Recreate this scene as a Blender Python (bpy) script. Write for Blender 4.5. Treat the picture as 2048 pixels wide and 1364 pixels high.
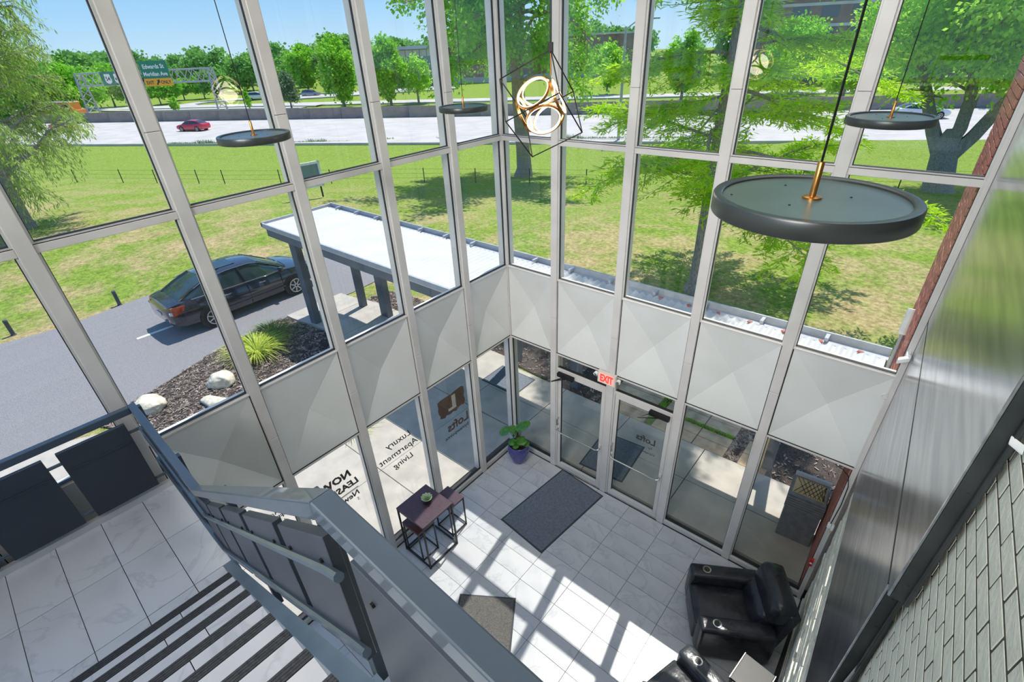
import bpy, bmesh, math, random
import numpy as np
from mathutils import Vector, Matrix
scene = bpy.context.scene
for o in list(bpy.data.objects): bpy.data.objects.remove(o, do_unlink=True)
COL = scene.collection
rng = np.random.default_rng(7)
random.seed(7)
PI = math.pi

# ------------------------------------------------------------------ camera, sky, sun, exposure
cam_data = bpy.data.cameras.new('camera')
cam = bpy.data.objects.new('camera', cam_data)
COL.objects.link(cam)
cam_data.sensor_fit = 'HORIZONTAL'
cam_data.sensor_width = 36.0
cam_data.lens = 987.0 * 36.0 / 2048.0
cam_data.shift_x = 0.00185
cam_data.shift_y = 0.00652
cam_data.clip_start = 0.02
cam_data.clip_end = 2000.0
_r = Vector((0.76619604, 0.64125703, -0.04162989))
_d = Vector((0.31128405, -0.42704674, -0.84896014))
_f = Vector((-0.56217957, 0.63751118, -0.5268146))
cam.matrix_world = Matrix(((_r.x, -_d.x, -_f.x, 4.7082), (_r.y, -_d.y, -_f.y, -5.3736),
                           (_r.z, -_d.z, -_f.z, 6.6382), (0, 0, 0, 1)))
scene.camera = cam

SUN_DIR = Vector((-0.181, 1.0, 2.13)).normalized()      # towards the sun
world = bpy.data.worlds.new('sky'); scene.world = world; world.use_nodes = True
wn = world.node_tree.nodes; wl = world.node_tree.links
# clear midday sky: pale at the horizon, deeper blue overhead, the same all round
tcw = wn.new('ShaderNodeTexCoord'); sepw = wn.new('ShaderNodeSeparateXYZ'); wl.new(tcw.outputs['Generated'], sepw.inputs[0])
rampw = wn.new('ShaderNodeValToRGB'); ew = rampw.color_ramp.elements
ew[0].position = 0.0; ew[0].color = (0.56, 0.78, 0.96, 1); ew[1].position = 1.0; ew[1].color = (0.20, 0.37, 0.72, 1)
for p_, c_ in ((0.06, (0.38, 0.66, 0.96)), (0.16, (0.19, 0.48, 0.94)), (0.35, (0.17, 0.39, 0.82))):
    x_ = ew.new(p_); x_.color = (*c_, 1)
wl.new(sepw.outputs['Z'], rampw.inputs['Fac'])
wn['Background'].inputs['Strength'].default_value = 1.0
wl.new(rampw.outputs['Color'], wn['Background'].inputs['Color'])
sun_data = bpy.data.lights.new('sun', 'SUN'); sun_data.energy = 5.0; sun_data.angle = 0.009
sun_data.color = (1.0, 0.955, 0.88)
sun = bpy.data.objects.new('sun', sun_data); COL.objects.link(sun)
sun.rotation_euler = SUN_DIR.to_track_quat('Z', 'Y').to_euler()
sun.location = SUN_DIR * 60
# added fill lamps near the ceiling, above the frame, lifting the interior
for i, (lx, ly) in enumerate(((1.7, -2.4), (1.7, -6.6), (4.0, -2.4), (4.0, -7.2))):
    ld = bpy.data.lights.new('ceiling_fill_light', 'AREA'); ld.shape = 'RECTANGLE'
    ld.size = 1.9; ld.size_y = 2.6; ld.energy = 32.0; ld.color = (1.0, 0.97, 0.93)
    lo = bpy.data.objects.new('ceiling_fill_light', ld); COL.objects.link(lo)
    lo.location = (lx, ly, 8.55)
# added fill lamps behind the camera, brightening the room side of the glazing
for lx in (2.6, 4.4):
    ld = bpy.data.lights.new('glazing_fill_light', 'AREA'); ld.shape = 'RECTANGLE'
    ld.size = 1.6; ld.size_y = 1.0; ld.energy = 42.0; ld.spread = math.radians(64); ld.color = (1.0, 0.97, 0.93)
    lo = bpy.data.objects.new('glazing_fill_light', ld); COL.objects.link(lo)
    lo.location = (lx, -8.6, 8.4)
    lo.rotation_euler = (Vector((lx, -8.6, 8.4)) - Vector((lx - 1.6, 0.0, 3.6))).to_track_quat('Z', 'Y').to_euler()
vs = scene.view_settings
vs.view_transform = 'Standard'; vs.look = 'None'; vs.gamma = 1.0; vs.exposure = 0.13
vs.use_curve_mapping = False
scene.cycles.transparent_max_bounces = 24
scene.cycles.max_bounces = 8

# ------------------------------------------------------------------ materials
def lin(c):
    return tuple(((v / 255.0) / 12.92 if v / 255.0 <= 0.04045 else ((v / 255.0 + 0.055) / 1.055) ** 2.4) for v in c)
MATS = {}
def mat(name, col, rough=0.5, metal=0.0, col2=None, scale=8.0, bump=0.0, detail=4.0, spec=0.5, emit=None, estr=0.0,
        stretch=None, ramp=(0.35, 0.65), coat=0.0, bscale=None):
    m = bpy.data.materials.new(name); m.use_nodes = True
    n = m.node_tree.nodes; l = m.node_tree.links; b = n['Principled BSDF']
    b.inputs['Roughness'].default_value = rough; b.inputs['Metallic'].default_value = metal
    b.inputs['Specular IOR Level'].default_value = spec
    b.inputs['Coat Weight'].default_value = coat
    c1 = (*lin(col), 1.0); b.inputs['Base Color'].default_value = c1
    if emit: b.inputs['Emission Color'].default_value = (*lin(emit), 1); b.inputs['Emission Strength'].default_value = estr
    if col2 is None: col2 = tuple(min(255, v * 0.93) for v in col)
    tc = n.new('ShaderNodeTexCoord'); mp = n.new('ShaderNodeMapping'); l.new(tc.outputs['Object'], mp.inputs['Vector'])
    if stretch: mp.inputs['Scale'].default_value = stretch
    no = n.new('ShaderNodeTexNoise'); no.inputs['Scale'].default_value = scale; no.inputs['Detail'].default_value = detail
    l.new(mp.outputs['Vector'], no.inputs['Vector'])
    cr = n.new('ShaderNodeValToRGB'); cr.color_ramp.elements[0].position = ramp[0]; cr.color_ramp.elements[1].position = ramp[1]
    cr.color_ramp.elements[0].color = c1; cr.color_ramp.elements[1].color = (*lin(col2), 1)
    l.new(no.outputs['Fac'], cr.inputs['Fac']); l.new(cr.outputs['Color'], b.inputs['Base Color'])
    if bump:
        bn = n.new('ShaderNodeBump'); bn.inputs['Strength'].default_value = bump; bn.inputs['Distance'].default_value = 0.02
        src = no
        if bscale:
            src = n.new('ShaderNodeTexNoise'); src.inputs['Scale'].default_value = bscale; src.inputs['Detail'].default_value = 3
            l.new(mp.outputs['Vector'], src.inputs['Vector'])
        l.new(src.outputs['Fac'], bn.inputs['Height']); l.new(bn.outputs['Normal'], b.inputs['Normal'])
    MATS[name] = m
    return m

def glass_mat(name, tint=(0.975, 0.985, 0.98), rough=0.0, base=0.032):
    m = bpy.data.materials.new(name); m.use_nodes = True
    n = m.node_tree.nodes; l = m.node_tree.links; n.clear()
    out = n.new('ShaderNodeOutputMaterial'); mix = n.new('ShaderNodeMixShader')
    tr = n.new('ShaderNodeBsdfTransparent'); tr.inputs['Color'].default_value = (*tint, 1)
    gl = n.new('ShaderNodeBsdfGlossy'); gl.inputs['Roughness'].default_value = rough
    lw = n.new('ShaderNodeLayerWeight'); lw.inputs['Blend'].default_value = 0.5
    pw = n.new('ShaderNodeMath'); pw.operation = 'POWER'; pw.inputs[1].default_value = 5.0
    ma = n.new('ShaderNodeMath'); ma.operation = 'MULTIPLY_ADD'; ma.inputs[1].default_value = 0.9; ma.inputs[2].default_value = base
    l.new(lw.outputs['Facing'], pw.inputs[0]); l.new(pw.outputs[0], ma.inputs[0]); l.new(ma.outputs[0], mix.inputs['Fac'])
    l.new(tr.outputs[0], mix.inputs[1]); l.new(gl.outputs[0], mix.inputs[2]); l.new(mix.outputs[0], out.inputs['Surface'])
    MATS[name] = m
    return m

def leaf_mat(name, c1, c2, c3, trans=0.45, scale=0.9):
    m = bpy.data.materials.new(name); m.use_nodes = True
    n = m.node_tree.nodes; l = m.node_tree.links; n.clear()
    out = n.new('ShaderNodeOutputMaterial'); mix = n.new('ShaderNodeMixShader'); mix.inputs['Fac'].default_value = trans
    d = n.new('ShaderNodeBsdfDiffuse'); t = n.new('ShaderNodeBsdfTranslucent')
    tc = n.new('ShaderNodeTexCoord'); no = n.new('ShaderNodeTexNoise'); no.inputs['Scale'].default_value = scale; no.inputs['Detail'].default_value = 6
    no.inputs['Roughness'].default_value = 0.75
    l.new(tc.outputs['Object'], no.inputs['Vector'])
    cr = n.new('ShaderNodeValToRGB'); e = cr.color_ramp.elements
    e[0].position = 0.32; e[0].color = (*lin(c1), 1); e[1].position = 0.68; e[1].color = (*lin(c3), 1)
    x = e.new(0.5); x.color = (*lin(c2), 1)
    l.new(no.outputs['Fac'], cr.inputs['Fac']); l.new(cr.outputs['Color'], d.inputs['Color']); l.new(cr.outputs['Color'], t.inputs['Color'])
    l.new(d.outputs[0], mix.inputs[1]); l.new(t.outputs[0], mix.inputs[2]); l.new(mix.outputs[0], out.inputs['Surface'])
    MATS[name] = m
    return m

mat('frame', (212, 210, 208), 0.38, 0.1, (200, 198, 195), 3.0)
mat('frame_face', (214, 210, 206), 0.36, 0.1, (203, 198, 194), 2.5)
mat('gasket', (42, 41, 40), 0.6)
mat('spandrel', (224, 225, 222), 0.34, 0.12, (216, 217, 213), 1.6)
mat('tile', (196, 197, 200), 0.24, 0.0, (178, 180, 186), 2.2, 0.0, 8.0, ramp=(0.45, 0.75))
mat('grout', (58, 57, 56), 0.85)
mat('rail_paint', (68, 80, 93), 0.32, 0.0, (61, 73, 86), 3.0, coat=0.5)
mat('rail_panel', (54, 61, 71), 0.42, 0.0, (47, 54, 64), 2.5)
mat('panel_edge', (120, 122, 122), 0.4, 0.0, (96, 97, 98), 14.0)
mat('nosing', (62, 64, 67), 0.7, 0.0, (48, 50, 53), 60.0, 0.3)
mat('stringer', (92, 108, 122), 0.35, 0.0, (80, 96, 110), 4.0)
mat('white_brick', (226, 227, 212), 0.45, 0.0, (212, 214, 200), 6.0, 0.25, bscale=40)
mat('white_mortar', (78, 76, 66), 0.8, 0.0, (52, 50, 44), 20.0, 0.4)
mat('red_brick', (186, 118, 106), 0.75, 0.0, (160, 96, 86), 9.0, 0.4, bscale=60)
mat('red_mortar', (236, 226, 216), 0.85)
mat('white_stone', (226, 226, 214), 0.7, 0.0, (200, 200, 186), 14.0, 0.9, bscale=26)
mat('steel_panel', (222, 225, 230), 0.22, 1.0, (184, 188, 196), 1.2, 0.0, stretch=(1, 1, 12))
mat('steel_edge', (74, 78, 80), 0.4, 0.4, (60, 64, 66), 5.0)
mat('black_metal', (34, 33, 34), 0.4, 0.5)
mat('lamp_dark', (64, 68, 68), 0.33, 0.35, (56, 60, 60), 4.0)
mat('lamp_top', (84, 98, 92), 0.35, 0.25, (94, 112, 108), 3.0)
mat('brass', (196, 140, 74), 0.28, 0.9, (180, 124, 62), 6.0)
mat('led', (255, 240, 215), 0.5, 0.0, emit=(255, 226, 180), estr=3.0)
mat('lamp_diffuser', (240, 238, 230), 0.5)
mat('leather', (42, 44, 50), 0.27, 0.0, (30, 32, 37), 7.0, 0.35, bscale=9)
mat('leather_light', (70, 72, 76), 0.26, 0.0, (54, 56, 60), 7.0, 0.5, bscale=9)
mat('chrome', (205, 205, 200), 0.15, 1.0)
mat('dark_wood', (84, 64, 74), 0.34, 0.0, (66, 50, 60), 14.0, stretch=(1, 8, 1))
mat('brown_wood', (92, 56, 50), 0.4, 0.0, (74, 42, 40), 14.0, stretch=(1, 8, 1))
mat('iron', (58, 56, 56), 0.45, 0.4)
mat('pot_blue', (72, 76, 142), 0.16, 0.0, (56, 60, 124), 5.0, coat=0.6)
mat('soil', (52, 40, 32), 0.95, 0.0, (34, 26, 20), 40.0, 0.8)
mat('monstera', (44, 100, 44), 0.35, 0.0, (84, 138, 48), 14.0)
mat('stalk', (132, 112, 62), 0.6, 0.0, (104, 84, 44), 20.0)
mat('succulent', (196, 214, 178), 0.5, 0.0, (160, 190, 150), 14.0)
mat('mat_rubber', (112, 120, 132), 0.7, 0.0, (94, 102, 114), 30.0, 0.3)
mat('mat_rim', (62, 66, 72), 0.7)
mat('mat_carpet', (126, 122, 116), 0.95, 0.0, (84, 82, 80), 120.0, 0.8)
mat('exit_plate', (216, 208, 200), 0.45)
mat('exit_red', (224, 62, 52), 0.5, emit=(232, 52, 42), estr=0.9)
mat('exit_face', (238, 196, 186), 0.5, emit=(240, 170, 160), estr=0.25)
mat('plastic_white', (236, 236, 232), 0.4)
mat('plastic_red', (206, 30, 34), 0.35)
mat('plastic_dark', (134, 136, 142), 0.5, 0.0, (118, 120, 125), 12.0)
mat('decal_brown', (104, 78, 64), 0.6)
mat('decal_dark', (62, 54, 50), 0.6)
mat('decal_white', (200, 196, 188), 0.6)
mat('concrete', (190, 182, 172), 0.85, 0.0, (172, 166, 158), 3.0, 0.2, 8.0, bscale=60)
mat('paver_tan', (204, 176, 146), 0.85, 0.0, (180, 152, 124), 6.0, 0.3, bscale=50)
mat('limestone_block', (214, 190, 146), 0.8, 0.0, (190, 164, 120), 6.0, 0.4, bscale=30)
mat('asphalt', (146, 144, 146), 0.9, 0.0, (122, 120, 124), 40.0, 0.5, 8.0)
mat('road_concrete', (196, 190, 186), 0.9, 0.0, (182, 177, 173), 0.35, 0.0, 8.0, stretch=(1, 1, 1))
mat('barrier', (150, 140, 132), 0.9, 0.0, (128, 118, 112), 0.6)
mat('paint_line', (240, 240, 236), 0.8)
mat('mulch', (96, 82, 76), 0.95, 0.0, (48, 42, 40), 55.0, 0.9, 8.0)
mat('mulch_chip', (182, 164, 152), 0.9, 0.0, (62, 54, 52), 6.0)
mat('rock', (232, 226, 210), 0.9, 0.0, (200, 188, 164), 7.0, 0.8, bscale=14)
mat('canopy_white', (200, 200, 197), 0.6, 0.0, (191, 191, 189), 2.0)
mat('canopy_grey', (104, 112, 122), 0.6, 0.0, (94, 102, 112), 2.5)
mat('canopy_trim', (178, 182, 188), 0.55)
mat('column_grey', (98, 106, 116), 0.6, 0.0, (84, 92, 102), 3.0, 0.2)
mat('bark', (168, 162, 158), 0.95, 0.0, (112, 108, 106), 9.0, 0.9, stretch=(6, 6, 1))
mat('bark_warm', (186, 166, 150), 0.95, 0.0, (128, 112, 100), 9.0, 0.9, stretch=(6, 6, 1))
mat('car_paint', (58, 60, 70), 0.16, 0.45, (50, 52, 62), 2.0, coat=1.0)
mat('car_glass', (46, 66, 66), 0.06, 0.0, (38, 56, 58), 3.0, spec=1.0)
mat('car_trim', (196, 198, 200), 0.2, 0.9)
mat('tyre', (30, 30, 31), 0.8)
mat('rim', (196, 198, 202), 0.25, 0.85)
mat('lamp_red', (170, 52, 34), 0.15, 0.0, (200, 110, 70), 6.0)
mat('lamp_clear', (214, 206, 200), 0.12)
mat('black_plastic', (28, 28, 30), 0.5)
mat('paint_red', (206, 40, 66), 0.25, coat=0.6)
mat('paint_white', (232, 232, 232), 0.25, coat=0.6)
mat('paint_silver', (150, 154, 162), 0.25, 0.4, coat=0.6)
mat('paint_orange', (214, 132, 48), 0.35, coat=0.4)
mat('galv', (176, 178, 180), 0.45, 0.5, (158, 160, 162), 4.0)
mat('sign_green', (16, 128, 96), 0.5)
mat('sign_yellow', (250, 176, 24), 0.5)
mat('sign_white', (244, 244, 240), 0.5)
mat('sign_black', (24, 24, 24), 0.5)
mat('fence_post', (58, 56, 50), 0.8)
mat('bollard', (74, 82, 92), 0.6)
mat('far_brick', (146, 120, 108), 0.9, 0.0, (128, 104, 94), 0.6)
mat('far_panel', (128, 146, 146), 0.6, 0.0, (112, 130, 132), 0.3)
mat('far_light', (196, 196, 186), 0.7, 0.0, (176, 176, 166), 0.3)
mat('far_window', (84, 96, 104), 0.2)
mat('ceiling_paint', (232, 230, 226), 0.8)
mat('upper_carpet', (120, 122, 126), 0.95)
glass_mat('glass')
glass_mat('car_clear', (0.35, 0.45, 0.44), 0.0, 0.06)
leaf_mat('leaf_cypress', (140, 196, 30), (196, 234, 48), (232, 250, 96), 0.6, 1.1)
leaf_mat('leaf_poplar', (110, 168, 58), (152, 206, 72), (200, 234, 116), 0.55, 0.8)
leaf_mat('leaf_right', (128, 190, 48), (176, 226, 76), (216, 244, 122), 0.58, 0.8)
leaf_mat('leaf_willow', (132, 162, 74), (168, 196, 98), (206, 224, 134), 0.5, 1.0)
leaf_mat('leaf_far', (100, 164, 48), (146, 208, 62), (190, 234, 96), 0.5, 0.35)
leaf_mat('leaf_spruce', (96, 124, 84), (122, 150, 104), (152, 176, 126), 0.4, 0.8)
leaf_mat('leaf_belt', (98, 150, 72), (132, 186, 90), (166, 210, 114), 0.45, 0.12)
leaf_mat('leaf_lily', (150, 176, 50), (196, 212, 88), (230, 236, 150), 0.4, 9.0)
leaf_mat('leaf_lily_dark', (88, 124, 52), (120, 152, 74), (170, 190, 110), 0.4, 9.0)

def lawn_material():
    m = bpy.data.materials.new('lawn'); m.use_nodes = True
    n = m.node_tree.nodes; l = m.node_tree.links; b = n['Principled BSDF']; b.inputs['Roughness'].default_value = 0.95
    b.inputs['Specular IOR Level'].default_value = 0.1
    tc = n.new('ShaderNodeTexCoord')
    def noise(s, d, r=0.6):
        x = n.new('ShaderNodeTexNoise'); x.inputs['Scale'].default_value = s; x.inputs['Detail'].default_value = d
        x.inputs['Roughness'].default_value = r; l.new(tc.outputs['Object'], x.inputs['Vector']); return x
    def ramp(src, p0, c0, p1, c1):
        x = n.new('ShaderNodeValToRGB'); x.color_ramp.elements[0].position = p0; x.color_ramp.elements[1].position = p1
        x.color_ramp.elements[0].color = (*lin(c0), 1); x.color_ramp.elements[1].color = (*lin(c1), 1)
        l.new(src, x.inputs['Fac']); return x
    fine = noise(7.0, 10.0, 0.8); green = ramp(fine.outputs['Fac'], 0.38, (88, 116, 38), 0.62, (160, 182, 80))
    dryc = ramp(fine.outputs['Fac'], 0.36, (140, 122, 80), 0.64, (214, 194, 148))
    patch = noise(0.32, 6.0, 0.7); pf = n.new('ShaderNodeMapRange'); l.new(patch.outputs['Fac'], pf.inputs['Value'])
    pf.inputs['From Min'].default_value = 0.42; pf.inputs['From Max'].default_value = 0.58
    # the turf is dry close to the building and lush along the highway bank
    sp = n.new('ShaderNodeSeparateXYZ'); l.new(tc.outputs['Object'], sp.inputs[0])
    mx = n.new('ShaderNodeMath'); mx.operation = 'MULTIPLY'; mx.inputs[1].default_value = -0.455; l.new(sp.outputs['X'], mx.inputs[0])
    my = n.new('ShaderNodeMath'); my.operation = 'MULTIPLY_ADD'; my.inputs[1].default_value = 0.89
    l.new(sp.outputs['Y'], my.inputs[0]); l.new(mx.outputs[0], my.inputs[2])
    fr = n.new('ShaderNodeMapRange'); l.new(my.outputs[0], fr.inputs['Value'])
    fr.inputs['From Min'].default_value = 10.0; fr.inputs['From Max'].default_value = 30.0
    fr.inputs['To Min'].default_value = 1.0; fr.inputs['To Max'].default_value = 0.04
    mu = n.new('ShaderNodeMath'); mu.operation = 'MULTIPLY'; l.new(pf.outputs[0], mu.inputs[0]); l.new(fr.outputs[0], mu.inputs[1])
    mix = n.new('ShaderNodeMixRGB'); l.new(mu.outputs[0], mix.inputs['Fac']); l.new(green.outputs['Color'], mix.inputs[1]); l.new(dryc.outputs['Color'], mix.inputs[2])
    l.new(mix.outputs[0], b.inputs['Base Color'])
    bn = n.new('ShaderNodeBump'); bn.inputs['Strength'].default_value = 0.7; bn.inputs['Distance'].default_value = 0.06
    f2 = noise(16.0, 6.0, 0.8); l.new(f2.outputs['Fac'], bn.inputs['Height']); l.new(bn.outputs['Normal'], b.inputs['Normal'])
    MATS['lawn'] = m
lawn_material()

def marble(m):
    """thin grey veins over the tile colour"""
    n = m.node_tree.nodes; l = m.node_tree.links; b = n['Principled BSDF']
    src = b.inputs['Base Color'].links[0].from_socket
    geo = n.new('ShaderNodeNewGeometry'); oi = n.new('ShaderNodeObjectInfo')
    ad = n.new('ShaderNodeVectorMath'); ad.operation = 'MULTIPLY_ADD'; l.new(oi.outputs['Location'], ad.inputs[0])
    ad.inputs[1].default_value = (3.7, 5.3, 2.1); l.new(geo.outputs['Position'], ad.inputs[2])
    no = n.new('ShaderNodeTexNoise'); no.inputs['Scale'].default_value = 1.6; no.inputs['Detail'].default_value = 7
    no.inputs['Distortion'].default_value = 0.8; l.new(ad.outputs[0], no.inputs['Vector'])
    su = n.new('ShaderNodeMath'); su.operation = 'SUBTRACT'; su.inputs[1].default_value = 0.5; l.new(no.outputs['Fac'], su.inputs[0])
    ab = n.new('ShaderNodeMath'); ab.operation = 'ABSOLUTE'; l.new(su.outputs[0], ab.inputs[0])
    mr = n.new('ShaderNodeMapRange'); mr.inputs['From Min'].default_value = 0.0; mr.inputs['From Max'].default_value = 0.018
    mr.inputs['To Min'].default_value = 0.32; mr.inputs['To Max'].default_value = 0.0; l.new(ab.outputs[0], mr.inputs['Value'])
    mx = n.new('ShaderNodeMixRGB'); l.new(mr.outputs[0], mx.inputs['Fac']); l.new(src, mx.inputs[1]); mx.inputs[2].default_value = (*lin((146, 148, 154)), 1)
    l.new(mx.outputs[0], b.inputs['Base Color'])
marble(MATS['tile'])

# ------------------------------------------------------------------ building helpers
ORG = {}
def tag(o, label=None, cat=None, group=None, kind=None):
    if label: o['label'] = label
    if cat: o['category'] = cat
    if group: o['group'] = group
    if kind: o['kind'] = kind
    return o
def thing(name, label, cat, loc=(0, 0, 0), rz=0.0, group=None, world_coords=False, kind=None):
    o = bpy.data.objects.new(name, None); COL.objects.link(o); o.empty_display_size = 0.1
    o.location = loc; o.rotation_euler = (0, 0, rz)
    if world_coords: ORG[o.name] = Vector(loc)
    return tag(o, label, cat, group, kind)
def link_mesh(name, me, m, parent=None, kind=None, label=None):
    o = bpy.data.objects.new(name, me); COL.objects.link(o)
    if parent is not None: o.parent = parent
    if m is not None and not me.materials: me.materials.append(MATS[m])
    return tag(o, label, None, None, kind)
class MB:
    def __init__(s): s.v = []; s.f = []
    def add(s, vs, fs):
        k = len(s.v); s.v += [tuple(p) for p in vs]; s.f += [tuple(k + i for i in f) for f in fs]; return s
    def hexa(s, p):   # 8 corners: bottom 0-3 ccw, top 4-7
        return s.add(p, [(0, 3, 2, 1), (4, 5, 6, 7), (0, 1, 5, 4), (1, 2, 6, 5), (2, 3, 7, 6), (3, 0, 4, 7)])
    def box(s, x0, x1, y0, y1, z0, z1):
        return s.hexa([(x0, y0, z0), (x1, y0, z0), (x1, y1, z0), (x0, y1, z0), (x0, y0, z1), (x1, y0, z1), (x1, y1, z1), (x0, y1, z1)])
    def cbox(s, c, size, rz=0.0):
        ca, sa = math.cos(rz), math.sin(rz); hx, hy, hz = size[0] / 2, size[1] / 2, size[2] / 2
        P = [(c[0] + x * ca - y * sa, c[1] + x * sa + y * ca, c[2] + z) for z in (-hz, hz) for x, y in ((-hx, -hy), (hx, -hy), (hx, hy), (-hx, hy))]
        return s.hexa(P)
    def cham(s, x0, x1, y0, y1, z0, z1, c):   # box with chamfered top edges
        s.add([(x0, y0, z0), (x1, y0, z0), (x1, y1, z0), (x0, y1, z0), (x0, y0, z1 - c), (x1, y0, z1 - c), (x1, y1, z1 - c), (x0, y1, z1 - c),
               (x0 + c, y0 + c, z1), (x1 - c, y0 + c, z1), (x1 - c, y1 - c, z1), (x0 + c, y1 - c, z1)],
              [(0, 3, 2, 1), (8, 9, 10, 11), (0, 1, 5, 4), (1, 2, 6, 5), (2, 3, 7, 6), (3, 0, 4, 7), (4, 5, 9, 8), (5, 6, 10, 9), (6, 7, 11, 10), (7, 4, 8, 11)])
        return s
    def tube(s, pts, r, n=8, cap=True):
        pts = [Vector(p) for p in pts]; rad = r if isinstance(r, (list, tuple, np.ndarray)) else [r] * len(pts)
        k = len(s.v); t0 = (pts[1] - pts[0]).normalized()
        u = t0.cross(Vector((0, 0, 1)) if abs(t0.z) < 0.9 else Vector((1, 0, 0))).normalized()
        for i, p in enumerate(pts):
            t = (pts[min(i + 1, len(pts) - 1)] - pts[max(i - 1, 0)]).normalized()
            u = (u - t * u.dot(t)).normalized(); w = t.cross(u)
            for j in range(n):
                a = 2 * PI * j / n; s.v.append(tuple(p + (u * math.cos(a) + w * math.sin(a)) * rad[i]))
        for i in range(len(pts) - 1):
            for j in range(n):
                a = k + i * n + j; b = k + i * n + (j + 1) % n; s.f.append((a, b, b + n, a + n))
        if cap:
            s.f.append(tuple(k + j for j in range(n))[::-1]); s.f.append(tuple(k + (len(pts) - 1) * n + j for j in range(n)))
        return s
    def lathe(s, prof, n=24, c=(0, 0, 0)):
        k = len(s.v)
        for r, z in prof:
            for j in range(n):
                a = 2 * PI * j / n; s.v.append((c[0] + r * math.cos(a), c[1] + r * math.sin(a), c[2] + z))
        for i in range(len(prof) - 1):
            for j in range(n):
                a = k + i * n + j; b = k + i * n + (j + 1) % n; s.f.append((a, b, b + n, a + n))
        if prof[0][0] > 1e-6: s.f.append(tuple(k + j for j in range(n))[::-1])
        if prof[-1][0] > 1e-6: s.f.append(tuple(k + (len(prof) - 1) * n + j for j in range(n)))
        return s
    def loft(s, rings, close=True, cap=True):
        k = len(s.v); n = len(rings[0])
        for r in rings: s.v += [tuple(p) for p in r]
        for i in range(len(rings) - 1):
            for j in range(n if close else n - 1):
                a = k + i * n + j; b = k + i * n + (j + 1) % n; s.f.append((a, b, b + n, a + n))
        if cap: s.f.append(tuple(k + j for j in range(n))[::-1]); s.f.append(tuple(k + (len(rings) - 1) * n + j for j in range(n)))
        return s
    def prism(s, poly, z0, z1):
        k = len(s.v); n = len(poly); s.v += [(p[0], p[1], z0) for p in poly] + [(p[0], p[1], z1) for p in poly]
        s.f.append(tuple(k + i for i in range(n))[::-1]); s.f.append(tuple(k + n + i for i in range(n)))
        for i in range(n): j = (i + 1) % n; s.f.append((k + i, k + j, k + n + j, k + n + i))
        return s
    def mesh(s, name, parent=None, smooth=False, bevel=0.0, seg=2):
        o = ORG.get(parent.name) if parent is not None else None
        vs = [(a[0] - o.x, a[1] - o.y, a[2] - o.z) for a in s.v] if o is not None else s.v
        me = bpy.data.meshes.new(name); me.from_pydata(vs, [], s.f); me.update()
        bm = bmesh.new(); bm.from_mesh(me)
        if bevel: bmesh.ops.bevel(bm, geom=list(bm.edges), offset=bevel, segments=seg, profile=0.5, affect='EDGES')
        bmesh.ops.recalc_face_normals(bm, faces=bm.faces); bm.to_mesh(me); bm.free()
        if smooth:
            for p in me.polygons: p.use_smooth = True
            me.set_sharp_from_angle(angle=0.7)
        return me
    def build(s, name, m, parent=None, smooth=False, bevel=0.0, kind=None, label=None, seg=2):
        return link_mesh(name, s.mesh(name, parent, smooth, bevel, seg), m, parent, kind, label)
def solo(mb, name, m, label, cat, group=None, smooth=False, bevel=0.0, loc=None):
    """a thing that is one mesh; origin moved to loc"""
    me = mb.mesh(name, None, smooth, bevel)
    if loc is not None: me.transform(Matrix.Translation(-Vector(loc)))
    o = link_mesh(name, me, m)
    if loc is not None: o.location = loc
    return tag(o, label, cat, group)
def structure(mb, name, m, smooth=False, bevel=0.0):
    return mb.build(name, m, None, smooth, bevel, kind='structure')
def copy_tree(o, parent=None):
    c = o.copy(); COL.objects.link(c)
    if parent is not None: c.parent = parent
    for ch in list(o.children): copy_tree(ch, c)
    return c
def text_mesh(name, body, size, m, parent, mtx, shear=0.0, align='LEFT', extrude=0.0008, bold=0.0, kind=None, spacing=1.0):
    cu = bpy.data.curves.new(name, 'FONT'); cu.body = body; cu.size = size; cu.shear = shear; cu.align_x = align
    cu.extrude = extrude; cu.offset = bold; cu.resolution_u = 2; cu.space_character = spacing
    to = bpy.data.objects.new(name, cu); COL.objects.link(to)
    dg = bpy.context.evaluated_depsgraph_get(); me = bpy.data.meshes.new_from_object(to.evaluated_get(dg))
    bpy.data.objects.remove(to); bpy.data.curves.remove(cu)
    me.name = name; me.transform(mtx)
    if parent is not None and parent.name in ORG: me.transform(Matrix.Translation(-ORG[parent.name]))
    me.materials.clear(); me.materials.append(MATS[m])
    return link_mesh(name, me, None, parent, kind)
def G(x, y):
    u = -0.455 * x + 0.89 * y
    t = min(max((x + 7.0) / -2.5, 0.0), 1.0); t = t * t * (3 - 2 * t)
    return -0.1 - 0.25 * t - 3.0 * min(max((u - 14.0) / 28.0, 0.0), 1.0)
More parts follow.
